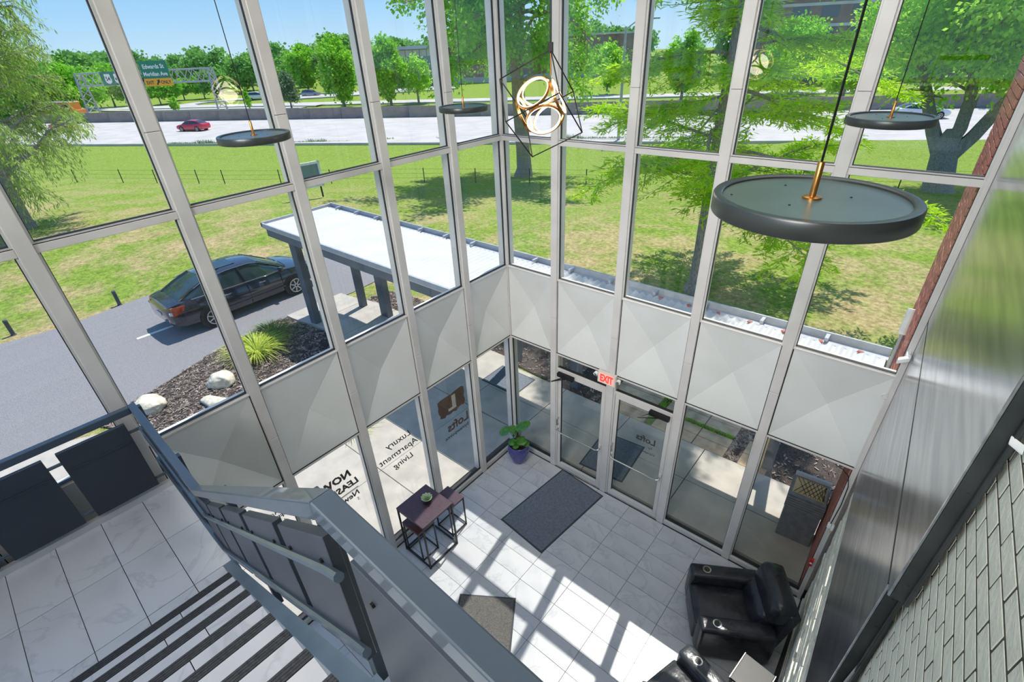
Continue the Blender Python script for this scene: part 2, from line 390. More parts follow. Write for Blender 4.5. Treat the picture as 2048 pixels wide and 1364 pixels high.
def ground_patch(name, poly, off, m, thick=0.0, parent=None, kind='structure', cuts_x=(-7, -7.4, -7.8, -8.2, -8.6, -9, -9.5), ramp=0.0):
    bm = bmesh.new(); vs = [bm.verts.new((p[0], p[1], 0)) for p in poly]; bm.faces.new(vs)
    for cx in cuts_x:
        bmesh.ops.bisect_plane(bm, geom=bm.verts[:] + bm.edges[:] + bm.faces[:], plane_co=(cx, 0, 0), plane_no=(1, 0, 0))
    if thick:
        r = bmesh.ops.extrude_face_region(bm, geom=bm.faces[:])
        up = [g for g in r['geom'] if isinstance(g, bmesh.types.BMVert)]
        low = [v for v in bm.verts if v not in up]
        for v in up: v.co.z = G(v.co.x, v.co.y) + off
        for v in low: v.co.z = G(v.co.x, v.co.y) + off - thick
    else:
        for v in bm.verts: v.co.z = G(v.co.x, v.co.y) + off
    bmesh.ops.recalc_face_normals(bm, faces=bm.faces)
    me = bpy.data.meshes.new(name); bm.to_mesh(me); bm.free()
    return link_mesh(name, me, m, parent, kind)
def np_mesh(name, V, F4):
    """fast quad mesh from arrays"""
    me = bpy.data.meshes.new(name); nv, nf = len(V), len(F4)
    me.vertices.add(nv); me.vertices.foreach_set('co', np.asarray(V, np.float32).ravel())
    me.loops.add(nf * 4); me.loops.foreach_set('vertex_index', np.asarray(F4, np.int32).ravel())
    me.polygons.add(nf); me.polygons.foreach_set('loop_start', np.arange(0, nf * 4, 4, dtype=np.int32))
    me.update(calc_edges=True); me.validate()
    return me
# ------------------------------------------------------------------ floor, ceiling
Z_TOP = 8.8
floor = thing('floor', None, None, (0, 0, 0), kind='structure')
MB().box(-0.22, 5.9, -9.6, 0.2, -0.22, -0.012).build('screed', 'grout', floor)
def tile_mesh(name, x0, x1, y0, y1, z0, z1, parent, g=0.0022, m='tile', jit=0.0006):
    dz = rng.uniform(-jit, jit); cx, cy = (x0 + x1) / 2, (y0 + y1) / 2
    mb = MB().cham(x0 + g - cx, x1 - g - cx, y0 + g - cy, y1 - g - cy, z0, z1 + dz, 0.0012)
    o = mb.build(name, m, parent); o.location = (cx, cy, 0); return o
for i in range(0, 9):
    for j in range(0, 15):
        x0 = 0.002 + 0.6096 * i; x1 = min(x0 + 0.6096, 5.03); y1 = 0.017 - 0.3086 * j; y0 = y1 - 0.3086
        if i == 0: x0 = 0.0
        if x1 - x0 < 0.05: continue
        tile_mesh('floor_tile', x0, x1, y0, min(y1, 0.0), -0.012, 0.0, floor)
ceiling = MB().box(-0.4, 6.5, -9.6, 0.4, Z_TOP, Z_TOP + 0.3)
structure(ceiling, 'ceiling', 'ceiling_paint')
upper = thing('upper_floor', None, None, (0, 0, 0), kind='structure')

# ------------------------------------------------------------------ curtain walls
# the same unit for both walls: a local frame with t along the wall, n out of the room, z up
def wall_frame(side):
    if side == 'left':  return lambda t, n, z: (-n, -t, z)       # t runs along -Y, n along -X
    return lambda t, n, z: (t, n, z)                             # t runs along +X, n along +Y
def wbox(mb, fr, t0, t1, n0, n1, z0, z1):
    P = [fr(a, b, c) for c in (z0, z1) for a, b in ((t0, n0), (t1, n0), (t1, n1), (t0, n1))]
    mb.hexa(P); return mb
Z_BB, Z_BT = 2.44, 3.69          # spandrel band
Z_TR0, Z_TR1 = 5.505, 5.565      # transom face
def curtain_wall(side, t_mull, t_start, t_end, doors=()):
    fr = wall_frame(side)
    W = thing('wall_' + side, None, None, (0, 0, 0), kind='structure')
    for t in t_mull:
        for z0, z1 in ((0.0, 3.0545), (3.0575, 6.1645), (6.1675, Z_TOP)):
            wbox(MB(), fr, t - 0.052, t + 0.052, -0.0, 0.052, z0, z1).build('mullion', 'frame_face', W, bevel=0.004, seg=1)
        wbox(MB(), fr, t - 0.046, t + 0.046, 0.006, 0.060, 0.0, Z_TOP).build('mullion_core', 'gasket', W)
        mb = wbox(MB(), fr, t - 0.038, t + 0.038, 0.074, 0.22, 0.0, Z_TOP); mb.build('mullion_fin', 'frame', W, bevel=0.004, seg=1)
    ts = [t_start] + list(t_mull) + [t_end]
    for k in range(len(ts) - 1):
        a = ts[k] + (0.052 if k > 0 else 0.0); b = ts[k + 1] - (0.052 if k < len(ts) - 2 else 0.0)
        isdoor = k in doors
        # side stops (two steps of aluminium and a black gasket)
        for s0, s1 in ((a, a + 0.016), (b - 0.016, b)):
            for z0, z1 in ((0.0, Z_BB), (Z_BT, Z_TR0), (Z_TR1, Z_TOP)):
                if isdoor and z0 == 0.0: continue
                wbox(MB(), fr, s0, s1, 0.028, 0.072, z0, z1).build('glazing_stop', 'frame', W)
        for s0, s1 in ((a + 0.016, a + 0.022), (b - 0.022, b - 0.016)):
            for z0, z1 in ((0.0, Z_BB), (Z_BT, Z_TR0), (Z_TR1, Z_TOP)):
                if isdoor and z0 == 0.0: continue
                wbox(MB(), fr, s0, s1, 0.044, 0.070, z0, z1).build('gasket', 'gasket', W)
        # horizontal members
        def rail(nm, z0, z1, n0=0.018, n1=0.075, m='frame_face'):
            wbox(MB(), fr, a, b, n0, n1, z0, z1).build(nm, m, W, bevel=0.003, seg=1)
        rail('transom', Z_TR0, Z_TR1)
        wbox(MB(), fr, a + 0.016, b - 0.016, 0.036, 0.070, Z_TR1, Z_TR1 + 0.018).build('transom_step', 'frame', W)
        wbox(MB(), fr, a + 0.018, b - 0.018, 0.034, 0.072, Z_TR1 + 0.018, Z_TR1 + 0.023).build('gasket', 'gasket', W)
        wbox(MB(), fr, a + 0.004, b - 0.004, 0.0205, 0.034, Z_TR1, Z_TR1 + 0.004).build('gasket', 'gasket', W)
        wbox(MB(), fr, a, b, 0.08, 0.16, Z_TR0 + 0.01, Z_TR1 - 0.005).build('transom_cap', 'frame', W)
        rail('band_sill', Z_BT - 0.022, Z_BT)
        wbox(MB(), fr, a + 0.016, b - 0.016, 0.030, 0.070, Z_BT, Z_BT + 0.014).build('sill_step', 'frame', W)
        wbox(MB(), fr, a + 0.018, b - 0.018, 0.032, 0.072, Z_BT + 0.014, Z_BT + 0.019).build('gasket', 'gasket', W)
        wbox(MB(), fr, a, b, 0.08, 0.15, Z_BT - 0.06, Z_BT - 0.005).build('band_cap', 'frame', W)
        rail('band_base', Z_BB - 0.034, Z_BB - 0.004)
        wbox(MB(), fr, a + 0.002, b - 0.002, 0.020, 0.050, Z_BB - 0.004, Z_BB + 0.004).build('gasket', 'gasket', W)
        if not isdoor:
            rail('base_rail', 0.0, 0.088)
            wbox(MB(), fr, a + 0.016, b - 0.016, 0.032, 0.072, 0.088, 0.108).build('base_step', 'frame', W)
            wbox(MB(), fr, a + 0.018, b - 0.018, 0.036, 0.072, 0.108, 0.113).build('gasket', 'gasket', W)
        # faceted spandrel panel: a shallow pyramid pressed into the sheet
        z0, z1 = Z_BB + 0.006, Z_BT - 0.024; tm, zm = (a + b) / 2, (z0 + z1) / 2
        e = 0.012; dp = 0.115
        P = [fr(a + e, 0.030, z0), fr(b - e, 0.030, z0), fr(b - e, 0.030, z1), fr(a + e, 0.030, z1), fr(tm, 0.030 + dp, zm),
             fr(a + e, 0.155, z0), fr(b - e, 0.155, z0), fr(b - e, 0.155, z1), fr(a + e, 0.155, z1)]
        MB().add(P, [(0, 1, 4), (1, 2, 4), (2, 3, 4), (3, 0, 4), (5, 6, 7, 8), (0, 1, 6, 5), (1, 2, 7, 6), (2, 3, 8, 7), (3, 0, 5, 8)]).build('spandrel_panel', 'spandrel', W)
        for s0, s1 in ((a + 0.001, a + e), (b - e, b - 0.001)):
            wbox(MB(), fr, s0, s1, 0.036, 0.050, z0, z1).build('gasket', 'gasket', W)
        # glass panes
        def pane(z0, z1):
            wbox(MB(), fr, a + 0.017, b - 0.017, 0.055, 0.061, z0, z1).build('glass_pane', 'glass', W)
        if not isdoor: pane(0.108, Z_BB - 0.02)
        pane(Z_BT + 0.012, Z_TR0 + 0.01); pane(Z_TR1 + 0.014, Z_TOP - 0.01)
    return W, fr, ts
L_MULL = [0.887 + 1.0435 * k for k in range(9)]
R_MULL = [0.868, 1.913, 2.966, 4.000]
wallL, frL, tsL = curtain_wall('left', L_MULL, -0.02, 9.6)
wallR, frR, tsR = curtain_wall('right', R_MULL, 0.02 - 0.04, 4.985, doors=(1, 2))
# the corner post, narrow inside, a square tube outside
cp = thing('corner_post', None, None, (0, 0, 0), kind='structure')
MB().box(-0.050, -0.012, 0.012, 0.050, 0, Z_TOP).build('post', 'frame_face', cp, bevel=0.004, seg=1)
MB().box(-0.22, -0.052, 0.052, 0.22, 0, Z_TOP).build('outer_post', 'frame', cp, bevel=0.004, seg=1)
MB().box(-0.062, -0.046, 0.004, 0.012, 0, Z_TOP).box(-0.012, -0.004, 0.046, 0.062, 0, Z_TOP).build('gasket', 'gasket', cp)
# the jamb where the glazing meets the side wall
ej = thing('trim_1', None, None, (0, 0, 0), kind='structure')
for z0, z1 in ((0.0, 3.0545), (3.0575, 6.1645), (6.1675, Z_TOP)):
    MB().box(4.982, 5.022, -0.004, 0.075, z0, z1).build('jamb', 'frame_face', ej, bevel=0.003, seg=1)
MB().box(4.968, 4.983, 0.020, 0.075, 0, Z_TOP).build('jamb_stop', 'frame', ej)
MB().box(4.985, 5.03, 0.08, 0.20, 0, Z_TOP).build('jamb_fin', 'frame', ej)

# ------------------------------------------------------------------ doors (in bays 2 and 3 of the right wall)
def glass_door(n, x0, x1, hinge_right):
    D = thing('door_%d' % n, None, None, ((x0 + x1) / 2, 0.03, 0), kind='structure', world_coords=True)
    def b(nm, m, a, c, y0, y1, z0, z1, bev=0.003): return MB().box(a, c, y0, y1, z0, z1).build(nm, m, D, bevel=bev, seg=1)
    # frame: jamb strips, head and transom light
    b('jamb', 'frame', x0, x0 + 0.028, 0.016, 0.085, 0.0, 2.40); b('jamb', 'frame', x1 - 0.028, x1, 0.016, 0.085, 0.0, 2.40)
    b('head', 'frame_face', x0 + 0.028, x1 - 0.028, 0.016, 0.085, 2.125, 2.175)
    b('gasket', 'gasket', x0 + 0.028, x1 - 0.028, 0.030, 0.075, 2.175, 2.183, 0)
    b('head_pane', 'glass', x0 + 0.028, x1 - 0.028, 0.055, 0.061, 2.183, 2.405, 0)
    b('threshold', 'chrome', x0 + 0.02, x1 - 0.02, 0.01, 0.11, 0.0, 0.012)
    # leaf
    lx0, lx1 = x0 + 0.032, x1 - 0.032; zt = 2.12; st = 0.062
    b('stile', 'frame_face', lx0, lx0 + st, 0.022, 0.066, 0.016, zt); b('stile', 'frame_face', lx1 - st, lx1, 0.022, 0.066, 0.016, zt)
    b('top_rail', 'frame_face', lx0 + st, lx1 - st, 0.022, 0.066, zt - 0.075, zt); b('bottom_rail', 'frame_face', lx0 + st, lx1 - st, 0.022, 0.066, 0.016, 0.125)
    b('door_pane', 'glass', lx0 + st - 0.004, lx1 - st + 0.004, 0.042, 0.048, 0.12, zt - 0.07, 0)
    for q in ((lx0 + st, lx0 + st + 0.006), (lx1 - st - 0.006, lx1 - st)): b('gasket', 'gasket', q[0], q[1], 0.032, 0.058, 0.125, zt - 0.075, 0)
    # push bar and pull handle
    bar = MB().tube([(lx0 + 0.03, 0.022, 0.935), (lx0 + 0.03, -0.045, 0.925), (lx0 + 0.07, -0.055, 0.905), (lx1 - 0.07, -0.055, 0.905), (lx1 - 0.03, -0.045, 0.925), (lx1 - 0.03, 0.022, 0.935)], 0.014, 10)
    bar.build('push_bar', 'chrome', D, smooth=True)
    for hx in ((lx0 + 0.03), (lx1 - 0.03)):
        MB().box(hx - 0.02, hx + 0.02, 0.004, 0.022, 0.90, 1.0).build('bar_bracket', 'frame', D, bevel=0.003)
    hx = lx0 + 0.03
    MB().tube([(hx, 0.02, 1.17), (hx, -0.035, 1.16), (hx, -0.035, 1.03), (hx, 0.02, 1.02)], 0.010, 8).build('pull_handle', 'chrome', D, smooth=True)
    # closer with its folded arm
    cx0 = lx0 + 0.02 if not hinge_right else lx1 - 0.32
    arm_to = cx0 + 0.17
    MB().box(cx0, cx0 + 0.30, -0.045, 0.02, 2.045, 2.115).build('door_closer', 'black_metal', D, bevel=0.008)
    MB().tube([(cx0 + 0.15, -0.02, 2.04), (cx0 + 0.0, -0.19, 2.03), (cx0 + 0.20, 0.02, 2.10)] if not hinge_right else
              [(cx0 + 0.15, -0.02, 2.04), (cx0 - 0.10, -0.17, 2.03), (cx0 + 0.08, 0.02, 2.10)], 0.011, 6).build('closer_arm', 'black_metal', D)
    return D
door1 = glass_door(1, 0.868 + 0.052, 1.913 - 0.052, False)
door2 = glass_door(2, 1.913 + 0.052, 2.966 - 0.052, True)

# ------------------------------------------------------------------ lettering on the panes (read from outside)
def tl(y, z): return Matrix(((0, 0, -1, -0.0625), (-1, 0, 0, y), (0, 1, 0, z), (0, 0, 0, 1)))
def tr(x, z): return Matrix(((-1, 0, 0, x), (0, 0, 1, 0.050), (0, 1, 0, z), (0, 0, 0, 1)))
# state-shaped badge with a white letter L
bad = MB(); pts = []
YR, YL = -1.13, -1.68
shape = [(0.0, 0.34), (0.05, 0.37), (0.16, 0.36), (0.28, 0.345), (0.40, 0.35), (0.50, 0.35), (0.56, 0.33), (0.552, 0.24), (0.565, 0.17), (0.55, 0.10), (0.53, 0.06), (0.545, 0.02),
         (0.50, 0.0), (0.44, -0.02), (0.41, 0.012), (0.34, -0.015), (0.26, 0.0), (0.20, -0.03), (0.15, 0.01), (0.08, 0.02), (0.03, 0.0), (-0.01, 0.07), (0.012, 0.16), (-0.008, 0.25)]
S3 = [(-0.0635, YR - u, 1.70 + v) for u, v in shape]; k = len(S3)
bad.add(S3 + [(p[0] - 0.0012, p[1], p[2]) for p in S3], [tuple(range(k)), tuple(range(2 * k - 1, k - 1, -1))] + [(i, (i + 1) % k, k + (i + 1) % k, k + i) for i in range(k)])
bad.build('window_badge', 'decal_brown', wallL)
MB().add([(x, YR - u, 1.70 + v) for x in (-0.0630, -0.0652) for u, v in ((0.19, 0.31), (0.27, 0.31), (0.27, 0.10), (0.36, 0.10), (0.36, 0.05), (0.19, 0.05))],
         [tuple(range(6)), tuple(range(11, 5, -1))] + [(i, (i + 1) % 6, 6 + (i + 1) % 6, 6 + i) for i in range(6)]).build('badge_letter', 'decal_white', wallL)
text_mesh('window_lettering', 'Lofts', 0.235, 'decal_brown', wallL, tl(-1.085, 1.365), bold=0.006)
text_mesh('window_lettering', 'byviewpointe', 0.098, 'decal_dark', wallL, tl(-1.105, 1.235), bold=0.001)
for body, y, z in (('Luxury', -2.235, 1.83), ('Apartment', -2.145, 1.63), ('Living', -2.265, 1.42)):
    text_mesh('window_lettering', body, 0.155, 'decal_dark', wallL, tl(y, z), shear=0.35, bold=0.001)
text_mesh('window_lettering', 'NOW', 0.165, 'decal_dark', wallL, tl(-3.265, 1.845), shear=0.25, bold=0.007)
text_mesh('window_lettering', 'LEASING', 0.150, 'decal_dark', wallL, tl(-3.19, 1.665), shear=0.25, bold=0.006)
MB().box(-0.0640, -0.0625, -3.86, -3.22, 1.585, 1.597).build('lettering_rule', 'decal_dark', wallL)
text_mesh('window_lettering', 'New', 0.13, 'decal_dark', wallL, tl(-3.22, 1.465), shear=0.25, bold=0.003)
text_mesh('window_lettering', 'S', 0.085, 'decal_dark', wallL, tl(-3.24, 1.36), shear=0.25)
text_mesh('window_lettering', 'Amenities', 0.095, 'decal_dark', wallL, tl(-4.22, 2.02), shear=0.35)
for i, body in enumerate(('-FITNESS', '-LOUNGE', '-D')):
    text_mesh('window_lettering', body, 0.085, 'decal_dark', wallL, tl(-4.17, 1.925 - 0.1 * i), bold=0.002)
text_mesh('door_lettering', 'Lofts', 0.16, 'decal_dark', None, tr(2.70, 1.44), bold=0.004).parent = wallR
text_mesh('door_lettering', 'by', 0.07, 'decal_dark', wallR, tr(2.655, 1.345))
text_mesh('door_lettering', 'Viewpointe', 0.07, 'decal_dark', wallR, tr(2.72, 1.235), shear=0.3)

# ------------------------------------------------------------------ right side wall: brick, steel panels, stone base
K = 0.032                                   # the wall is a little out of square
def sx(off, y): return 5.022 + off - K * y
sw = thing('wall_side', None, None, (0, 0, 0), kind='structure')
def sbox(mb, o0, o1, y0, y1, z0, z1):
    P = [(sx(o, y), y, z) for z in (z0, z1) for o, y in ((o0, y0), (o1, y0), (o1, y1), (o0, y1))]
    return mb.hexa(P)
sbox(MB(), 0.0945, 0.40, -9.6, 0.2, 0, Z_TOP).build('mortar_bed', 'white_mortar', sw)
CH, BL = 0.0862, 0.238
bm_cache = {}
many = MB(); nb = 0
for c in range(26, 68):
    z0 = 2.42 + (c - 26) * CH
    for b in range(-2, 36):
        y1 = 0.0 - b * BL - (BL / 2 if c % 2 else 0.0) - 0.03; y0 = y1 - BL
        if y1 > 0.05 or y0 < -9.5: continue
        near = (-4.35 < y0 < -2.55) and (2.85 < z0 < 5.75)
        j = rng.uniform(-0.0008, 0.0008)
        if near:
            key = c % 3
            if key not in bm_cache:
                w = BL - 0.013; h = CH - 0.013
                bm_cache[key] = MB().hexa([(-0.015, -w / 2, 0), (0.03, -w / 2, 0), (0.03, w / 2, 0), (-0.015, w / 2, 0), (-0.015, -w / 2, h), (0.03, -w / 2, h), (0.03, w / 2, h), (-0.015, w / 2, h)]).mesh('brick', None, False, 0.001, 1)
            ym = (y0 + y1) / 2; o = link_mesh('brick', bm_cache[key], 'white_brick', sw)
            o.location = (sx(0.1075 + j, ym), ym, z0); o.rotation_euler = (rng.uniform(-0.004, 0.004), 0, K); nb += 1
        else:
            sbox(many, 0.0925 + j, 0.13, y0 + 0.005, y1 - 0.005, z0, z0 + CH - 0.011)
many.build('brickwork', 'white_brick', sw, kind='stuff')
# brushed steel cladding, two sheets with a folded edge
def sheet(z0, z1, y_end):
    sbox(MB(), 0.0, 0.012, y_end, -0.012, z0, z1).build('steel_panel', 'steel_panel', sw, bevel=0.003, seg=1)
    sbox(MB(), 0.012, 0.085, y_end - 0.001, y_end + 0.014, z0, z1).build('panel_return', 'steel_edge', sw, bevel=0.003, seg=1)
    sbox(MB(), 0.060, 0.078, y_end - 0.035, y_end, z0 + 0.02, z1).build('edge_flange', 'steel_edge', sw, bevel=0.006)
    for k in range(8):
        zc = z0 + 0.12 + k * (z1 - z0 - 0.2) / 7
        c = (sx(0.045, y_end), y_end - 0.003, zc)
        MB().tube([(c[0], c[1] - 0.003, zc), (c[0], c[1] + 0.004, zc)], 0.005, 8).build('screw', 'steel_edge', sw)
sheet(2.44, 4.328, -3.165); sheet(4.342, Z_TOP - 0.02, -3.245)
sbox(MB(), -0.001, 0.02, -3.16, -0.02, 4.325, 4.345).build('panel_joint', 'gasket', sw)
# rough white stone courses below the cladding
z = 0.0; c = 0
while z < 2.42:
    h = 0.105 if c % 3 else 0.15
    y = -0.03 - (0.21 if c % 2 else 0.0)
    if c % 2: ys = [(-0.03, y)]
    else: ys = []
    while y > -4.6:
        y2 = max(y - rng.uniform(0.42, 0.7), -4.6); ys.append((y, y2)); y = y2
    for a, b in ys:
        if a - b < 0.04: continue
        o = 0.034 + rng.uniform(-0.008, 0.010)
        sbox(MB(), o, 0.10, b + 0.004, a - 0.004, z + 0.004, min(z + h, 2.43) - 0.004).build('stone', 'white_stone', sw, bevel=0.008, seg=2)
    z += h; c += 1
sbox(MB(), 0.06, 0.105, -4.6, 0.0, 0, 2.44).build('stone_bed', 'white_mortar', sw)
sbox(MB(), 0.02, 0.10, -4.6, -0.03, 0, 0.09).build('baseboard', 'frame', sw)

# ------------------------------------------------------------------ staircase (its own slightly turned frame)
SO = (0.14, -4.964, 0.0); SR = -0.028
ZL = 3.3; RISE, RUN, NX = 0.176, 0.2725, 1.53
stair = thing('staircase', None, None, SO, SR, kind='structure')
MB().box(0.02, NX - 0.012, -2.9, -0.02, ZL - 0.20, ZL - 0.012).build('landing_slab', 'grout', stair)
yj = [-0.02, -0.294]
while yj[-1] > -2.9: yj.append(yj[-1] - 0.313)
for xa, xb in ((0.022, 0.647), (0.647, 1.26), (1.26, NX)):
    for a, b in zip(yj[:-1], yj[1:]): tile_mesh('floor_tile', xa, xb, b, a, ZL - 0.012, ZL, stair)
MB().box(-0.02, 0.03, -2.9, -0.02, ZL, ZL + 0.055).build('landing_skirting', 'frame', stair)
for k in range(1, 10):
    xk = NX + RUN * (k - 1); zk = ZL + RISE * k; xe = xk + RUN if k < 9 else xk + 0.30
    MB().box(xk + 0.012, xe, -2.9, -0.085, zk - RISE - 0.02, zk - 0.012).build('step_core', 'grout', stair)
    MB().box(xk, xk + 0.012, -2.9, -0.085, zk - RISE, zk - 0.014).build('riser', 'tile', stair)
    cuts = [-0.085, -0.32 - 0.31 * ((k * 37) % 100) / 100.0]
    while cuts[-1] > -2.9: cuts.append(cuts[-1] - 0.61)
    for a, b in zip(cuts[:-1], cuts[1:]): tile_mesh('tread_tile', xk + 0.047, xe + 0.004, max(b, -2.9), a, zk - 0.012, zk, stair)
    nz = MB().box(xk - 0.008, xk + 0.046, -2.9, -0.086, zk - 0.016, zk + 0.0015)
    for q in range(3): nz.box(xk + 0.000 + q * 0.014, xk + 0.006 + q * 0.014, -2.9, -0.087, zk + 0.0015, zk + 0.004)
    nz.build('nosing', 'nosing', stair)
# sloping steel stringer with its flat cap
sl = RISE / RUN
def slope_box(mb, xa, xb, za, y0, y1, h):   # parallelogram plate rising along the flight
    zb = za + (xb - xa) * sl
    return mb.hexa([(xa, y0, za - h), (xb, y0, zb - h), (xb, y1, zb - h), (xa, y1, za - h), (xa, y0, za), (xb, y0, zb), (xb, y1, zb), (xa, y1, za)])
slope_box(MB(), NX - 0.22, NX + RUN * 8 + 0.1, ZL + 0.045, -0.088, -0.030, 0.34).build('stringer', 'stringer', stair, bevel=0.003, seg=1)
slope_box(MB(), NX - 0.22, NX + RUN * 8 + 0.1, ZL + 0.052, -0.092, -0.026, 0.008).build('stringer_cap', 'stringer', stair)
MB().box(0.02, NX - 0.15, -0.022, -0.0, ZL - 0.24, ZL + 0.01).build('landing_edge', 'stringer', stair)
ZU = ZL + RISE * 9; XU = NX + RUN * 8
MB().box(XU + 0.06, 6.0, -4.5, -0.03, ZU - 0.30, ZU - 0.012).build('upper_slab', 'grout', stair)
MB().box(XU + 0.058, 4.80, -2.9, -0.03, ZU - 0.012, ZU).build('upper_landing', 'tile', stair)
MB().box(XU - 0.05, 4.80, -0.03, -0.012, ZU - 0.32, ZU + 0.02).build('upper_edge', 'stringer', stair)

# ------------------------------------------------------------------ guard railing with infill panels
rl = thing('guard_railing', 'blue-grey steel stair railing with flat dark infill panels and two rods', 'railing', (SO[0], SO[1], 0), SR)
RH = 0.925; XK = XU + 0.03; X0R = 0.02
ya, yb = -0.047, 0.008; HR = 0.062     # top rail: a 6.5 x 7.5 cm box
def zr(x): return ZL + RH + (max(0, min(x, XK) - (NX - 0.1)) * (ZU - ZL) / (XK - NX + 0.1))
def sec(x, m=None): return [(x, ya, zr(x) - HR), (x, yb, zr(x) - HR), (x, yb, zr(x)), (x, ya, zr(x))]
for nm, xa, xb in (('landing_rail', X0R - 0.01, NX - 0.10), ('sloping_rail', NX - 0.10, XK), ('upper_rail', XK, 4.80)):
    MB().loft([sec(xa), sec(xb)]).build(nm, 'rail_paint', rl, bevel=0.005, seg=2)
# the rail that returns along the window
MB().box(0.012, 0.066, -2.9, ya, ZL + RH - HR, ZL + RH).build('window_rail', 'rail_paint', rl, bevel=0.005)
def rods(pts_fn, nm='rod'):
    for dz in (-0.255, -0.605): MB().tube(pts_fn(dz), 0.014, 8).build(nm, 'rail_paint', rl, smooth=True)
rods(lambda d: [(x, -0.046, zr(x) + d + (0.03 if x < NX - 0.1 or x > XK + 0.02 else 0.0)) for x in (0.04, NX - 0.22, NX - 0.02, XK - 0.06, XK + 0.015)])
rods(lambda d: [(0.044, y, ZL + RH + d + 0.03 - (0.18 if d < -0.5 else 0)) for y in (-0.03, -2.9)], 'window_rod')
for x in (0.035, 0.95, NX + 0.72, XK - 0.14, XK + 0.95):
    zb = ZL if x < NX else ZL + (min(x, XK) - NX) * sl + 0.05
    if x > NX + 1.5: zb = zr(x) - RH + 0.02
    MB().box(x - 0.025, x + 0.025, -0.001, 0.034, zb - 0.05, zr(x) - HR + 0.03).build('post', 'rail_paint', rl, bevel=0.003)
for y in (-1.45, -2.86):
    MB().box(0.02, 0.066, y - 0.022, y + 0.022, ZL, ZL + RH - HR + 0.005).build('post', 'rail_paint', rl, bevel=0.003)
def infill(xa, xb):
    top = 0.135; hgt = 0.58; t0, t1 = -0.036, -0.003
    P = [(x, y, zr(x) - top - (hgt if lo else 0)) for lo in (1, 0) for x, y in ((xa, t0), (xb, t0), (xb, t1), (xa, t1))]
    o = MB().hexa(P).build('infill_panel', 'rail_panel', rl, bevel=0.002, seg=1)
    for dx in (0.06, xb - xa - 0.06):
        for dz in (0.10, 0.52):
            c = (xa + dx, t0 - 0.004, zr(xa + dx) - top - dz)
            MB().tube([(c[0], c[1] - 0.003, c[2]), (c[0], c[1] + 0.006, c[2])], 0.008, 6).build('bolt', 'black_metal', o)
for xa in (0.10, 0.64, 1.28): infill(xa, min(xa + 0.46, NX - 0.11) if xa < 1.2 else xa + 0.40)
xs = [NX + 0.20, NX + 0.80, NX + 1.28, XK - 0.62]
for xa, xb in ((1.74, 2.17), (2.24, 2.70), (2.78, 3.24), (3.31, 3.70), (XK + 0.09, XK + 0.56), (XK + 0.58, 4.78)): infill(xa, xb)
for k in range(5):
    y1 = -0.125 - k * 0.545; y0 = y1 - 0.46
    o = MB().box(0.030, 0.062, y0, y1, ZL + 0.105, ZL + 0.80).build('infill_panel', 'rail_panel', rl, bevel=0.002, seg=1)
    MB().box(0.055, 0.068, y0 + 0.02, y1 - 0.02, ZL + 0.62, ZL + 0.632).build('panel_crease', 'rail_panel', o)
# ------------------------------------------------------------------ ground
gx = np.unique(np.concatenate([np.linspace(-400, -60, 18), np.linspace(-60, 40, 101), np.linspace(-9.6, -6.9, 14), np.linspace(40, 260, 10)]))
gy = np.unique(np.concatenate([np.linspace(-90, -20, 6), np.linspace(-20, 70, 91), np.linspace(70, 420, 18)]))
V = [(x, y, G(x, y)) for y in gy for x in gx]; nx = len(gx)
F = [(j * nx + i, j * nx + i + 1, (j + 1) * nx + i + 1, (j + 1) * nx + i) for j in range(len(gy) - 1) for i in range(nx - 1)]
me = np_mesh('lawn', V, F); lawn = link_mesh('lawn', me, 'lawn', None, 'structure')
for p in me.polygons: p.use_smooth = True
ground_patch('driveway', [(-8.0, -45), (-7.6, -6.0), (-8.1, -4.2), (-8.55, -3.2), (-9.05, -2.2), (-9.3, -1.5), (-9.5, 0.1), (-9.45, 0.8), (-9.3, 2.6), (-9.6, 5.2), (-11.2, 6.6), (-13.2, 5.6), (-14.5, 2.6), (-15.3, 0.6),
                          (-15.25, -1.2), (-14.8, -4.2), (-15.1, -5.9), (-16.5, -12), (-20, -45)], 0.02, 'asphalt')
pl = ground_patch('road_marking', [(-11.86, -3.05), (-11.99, -3.05), (-11.96, -1.7), (-11.83, -1.7)], 0.026, 'paint_line')
# walkway of concrete slabs
walk = thing('walkway', None, None, (0, 0, 0), kind='structure')
def slab(poly, off=0.10, th=0.12): ground_patch('slab', poly, off, 'concrete', th, walk, None)
g = 0.008
for xa, xb in ((-9.45, -8.0), (-8.0, -6.5), (-6.5, -4.9), (-4.9, -3.3), (-3.3, -1.75)):
    slab([(xa + g, 0.34), (xb - g, 0.34), (xb - g, 2.28), (xa + g, 2.28)])
for xa, xb in ((-1.75, -0.23), (-0.23, 1.35), (1.35, 2.9), (2.9, 4.95)):
    y0 = 0.235 if xa > -1 else 0.34
    for ya2, yb2 in ((y0, 1.12), (1.12, 2.05)): slab([(xa + g, ya2 + g), (xb - g, ya2 + g), (xb - g, yb2 - g), (xa + g, yb2 - g)])
for ya2, yb2 in ((-1.06, 0.325), (-2.05, -1.06), (-3.6, -2.05), (-5.4, -3.6), (-7.4, -5.4), (-9.6, -7.4)):
    slab([(-2.95, ya2 + g), (-1.55, ya2 + g), (-1.55, yb2 - g), (-2.95, yb2 - g)] if ya2 > -2.1 else [(-3.1, ya2 + g), (-1.55, ya2 + g), (-1.55, yb2 - g), (-3.1, yb2 - g)])
    slab([(-1.55 + g, ya2 + g), (-0.235, ya2 + g), (-0.235, yb2 - g), (-1.55 + g, yb2 - g)])
slab([(-3.12, -5.0), (-3.12, -2.75), (-4.1, -3.35), (-5.6, -4.15), (-7.0, -4.75), (-7.5, -5.6), (-7.6, -9.6), (-3.12, -9.6)])
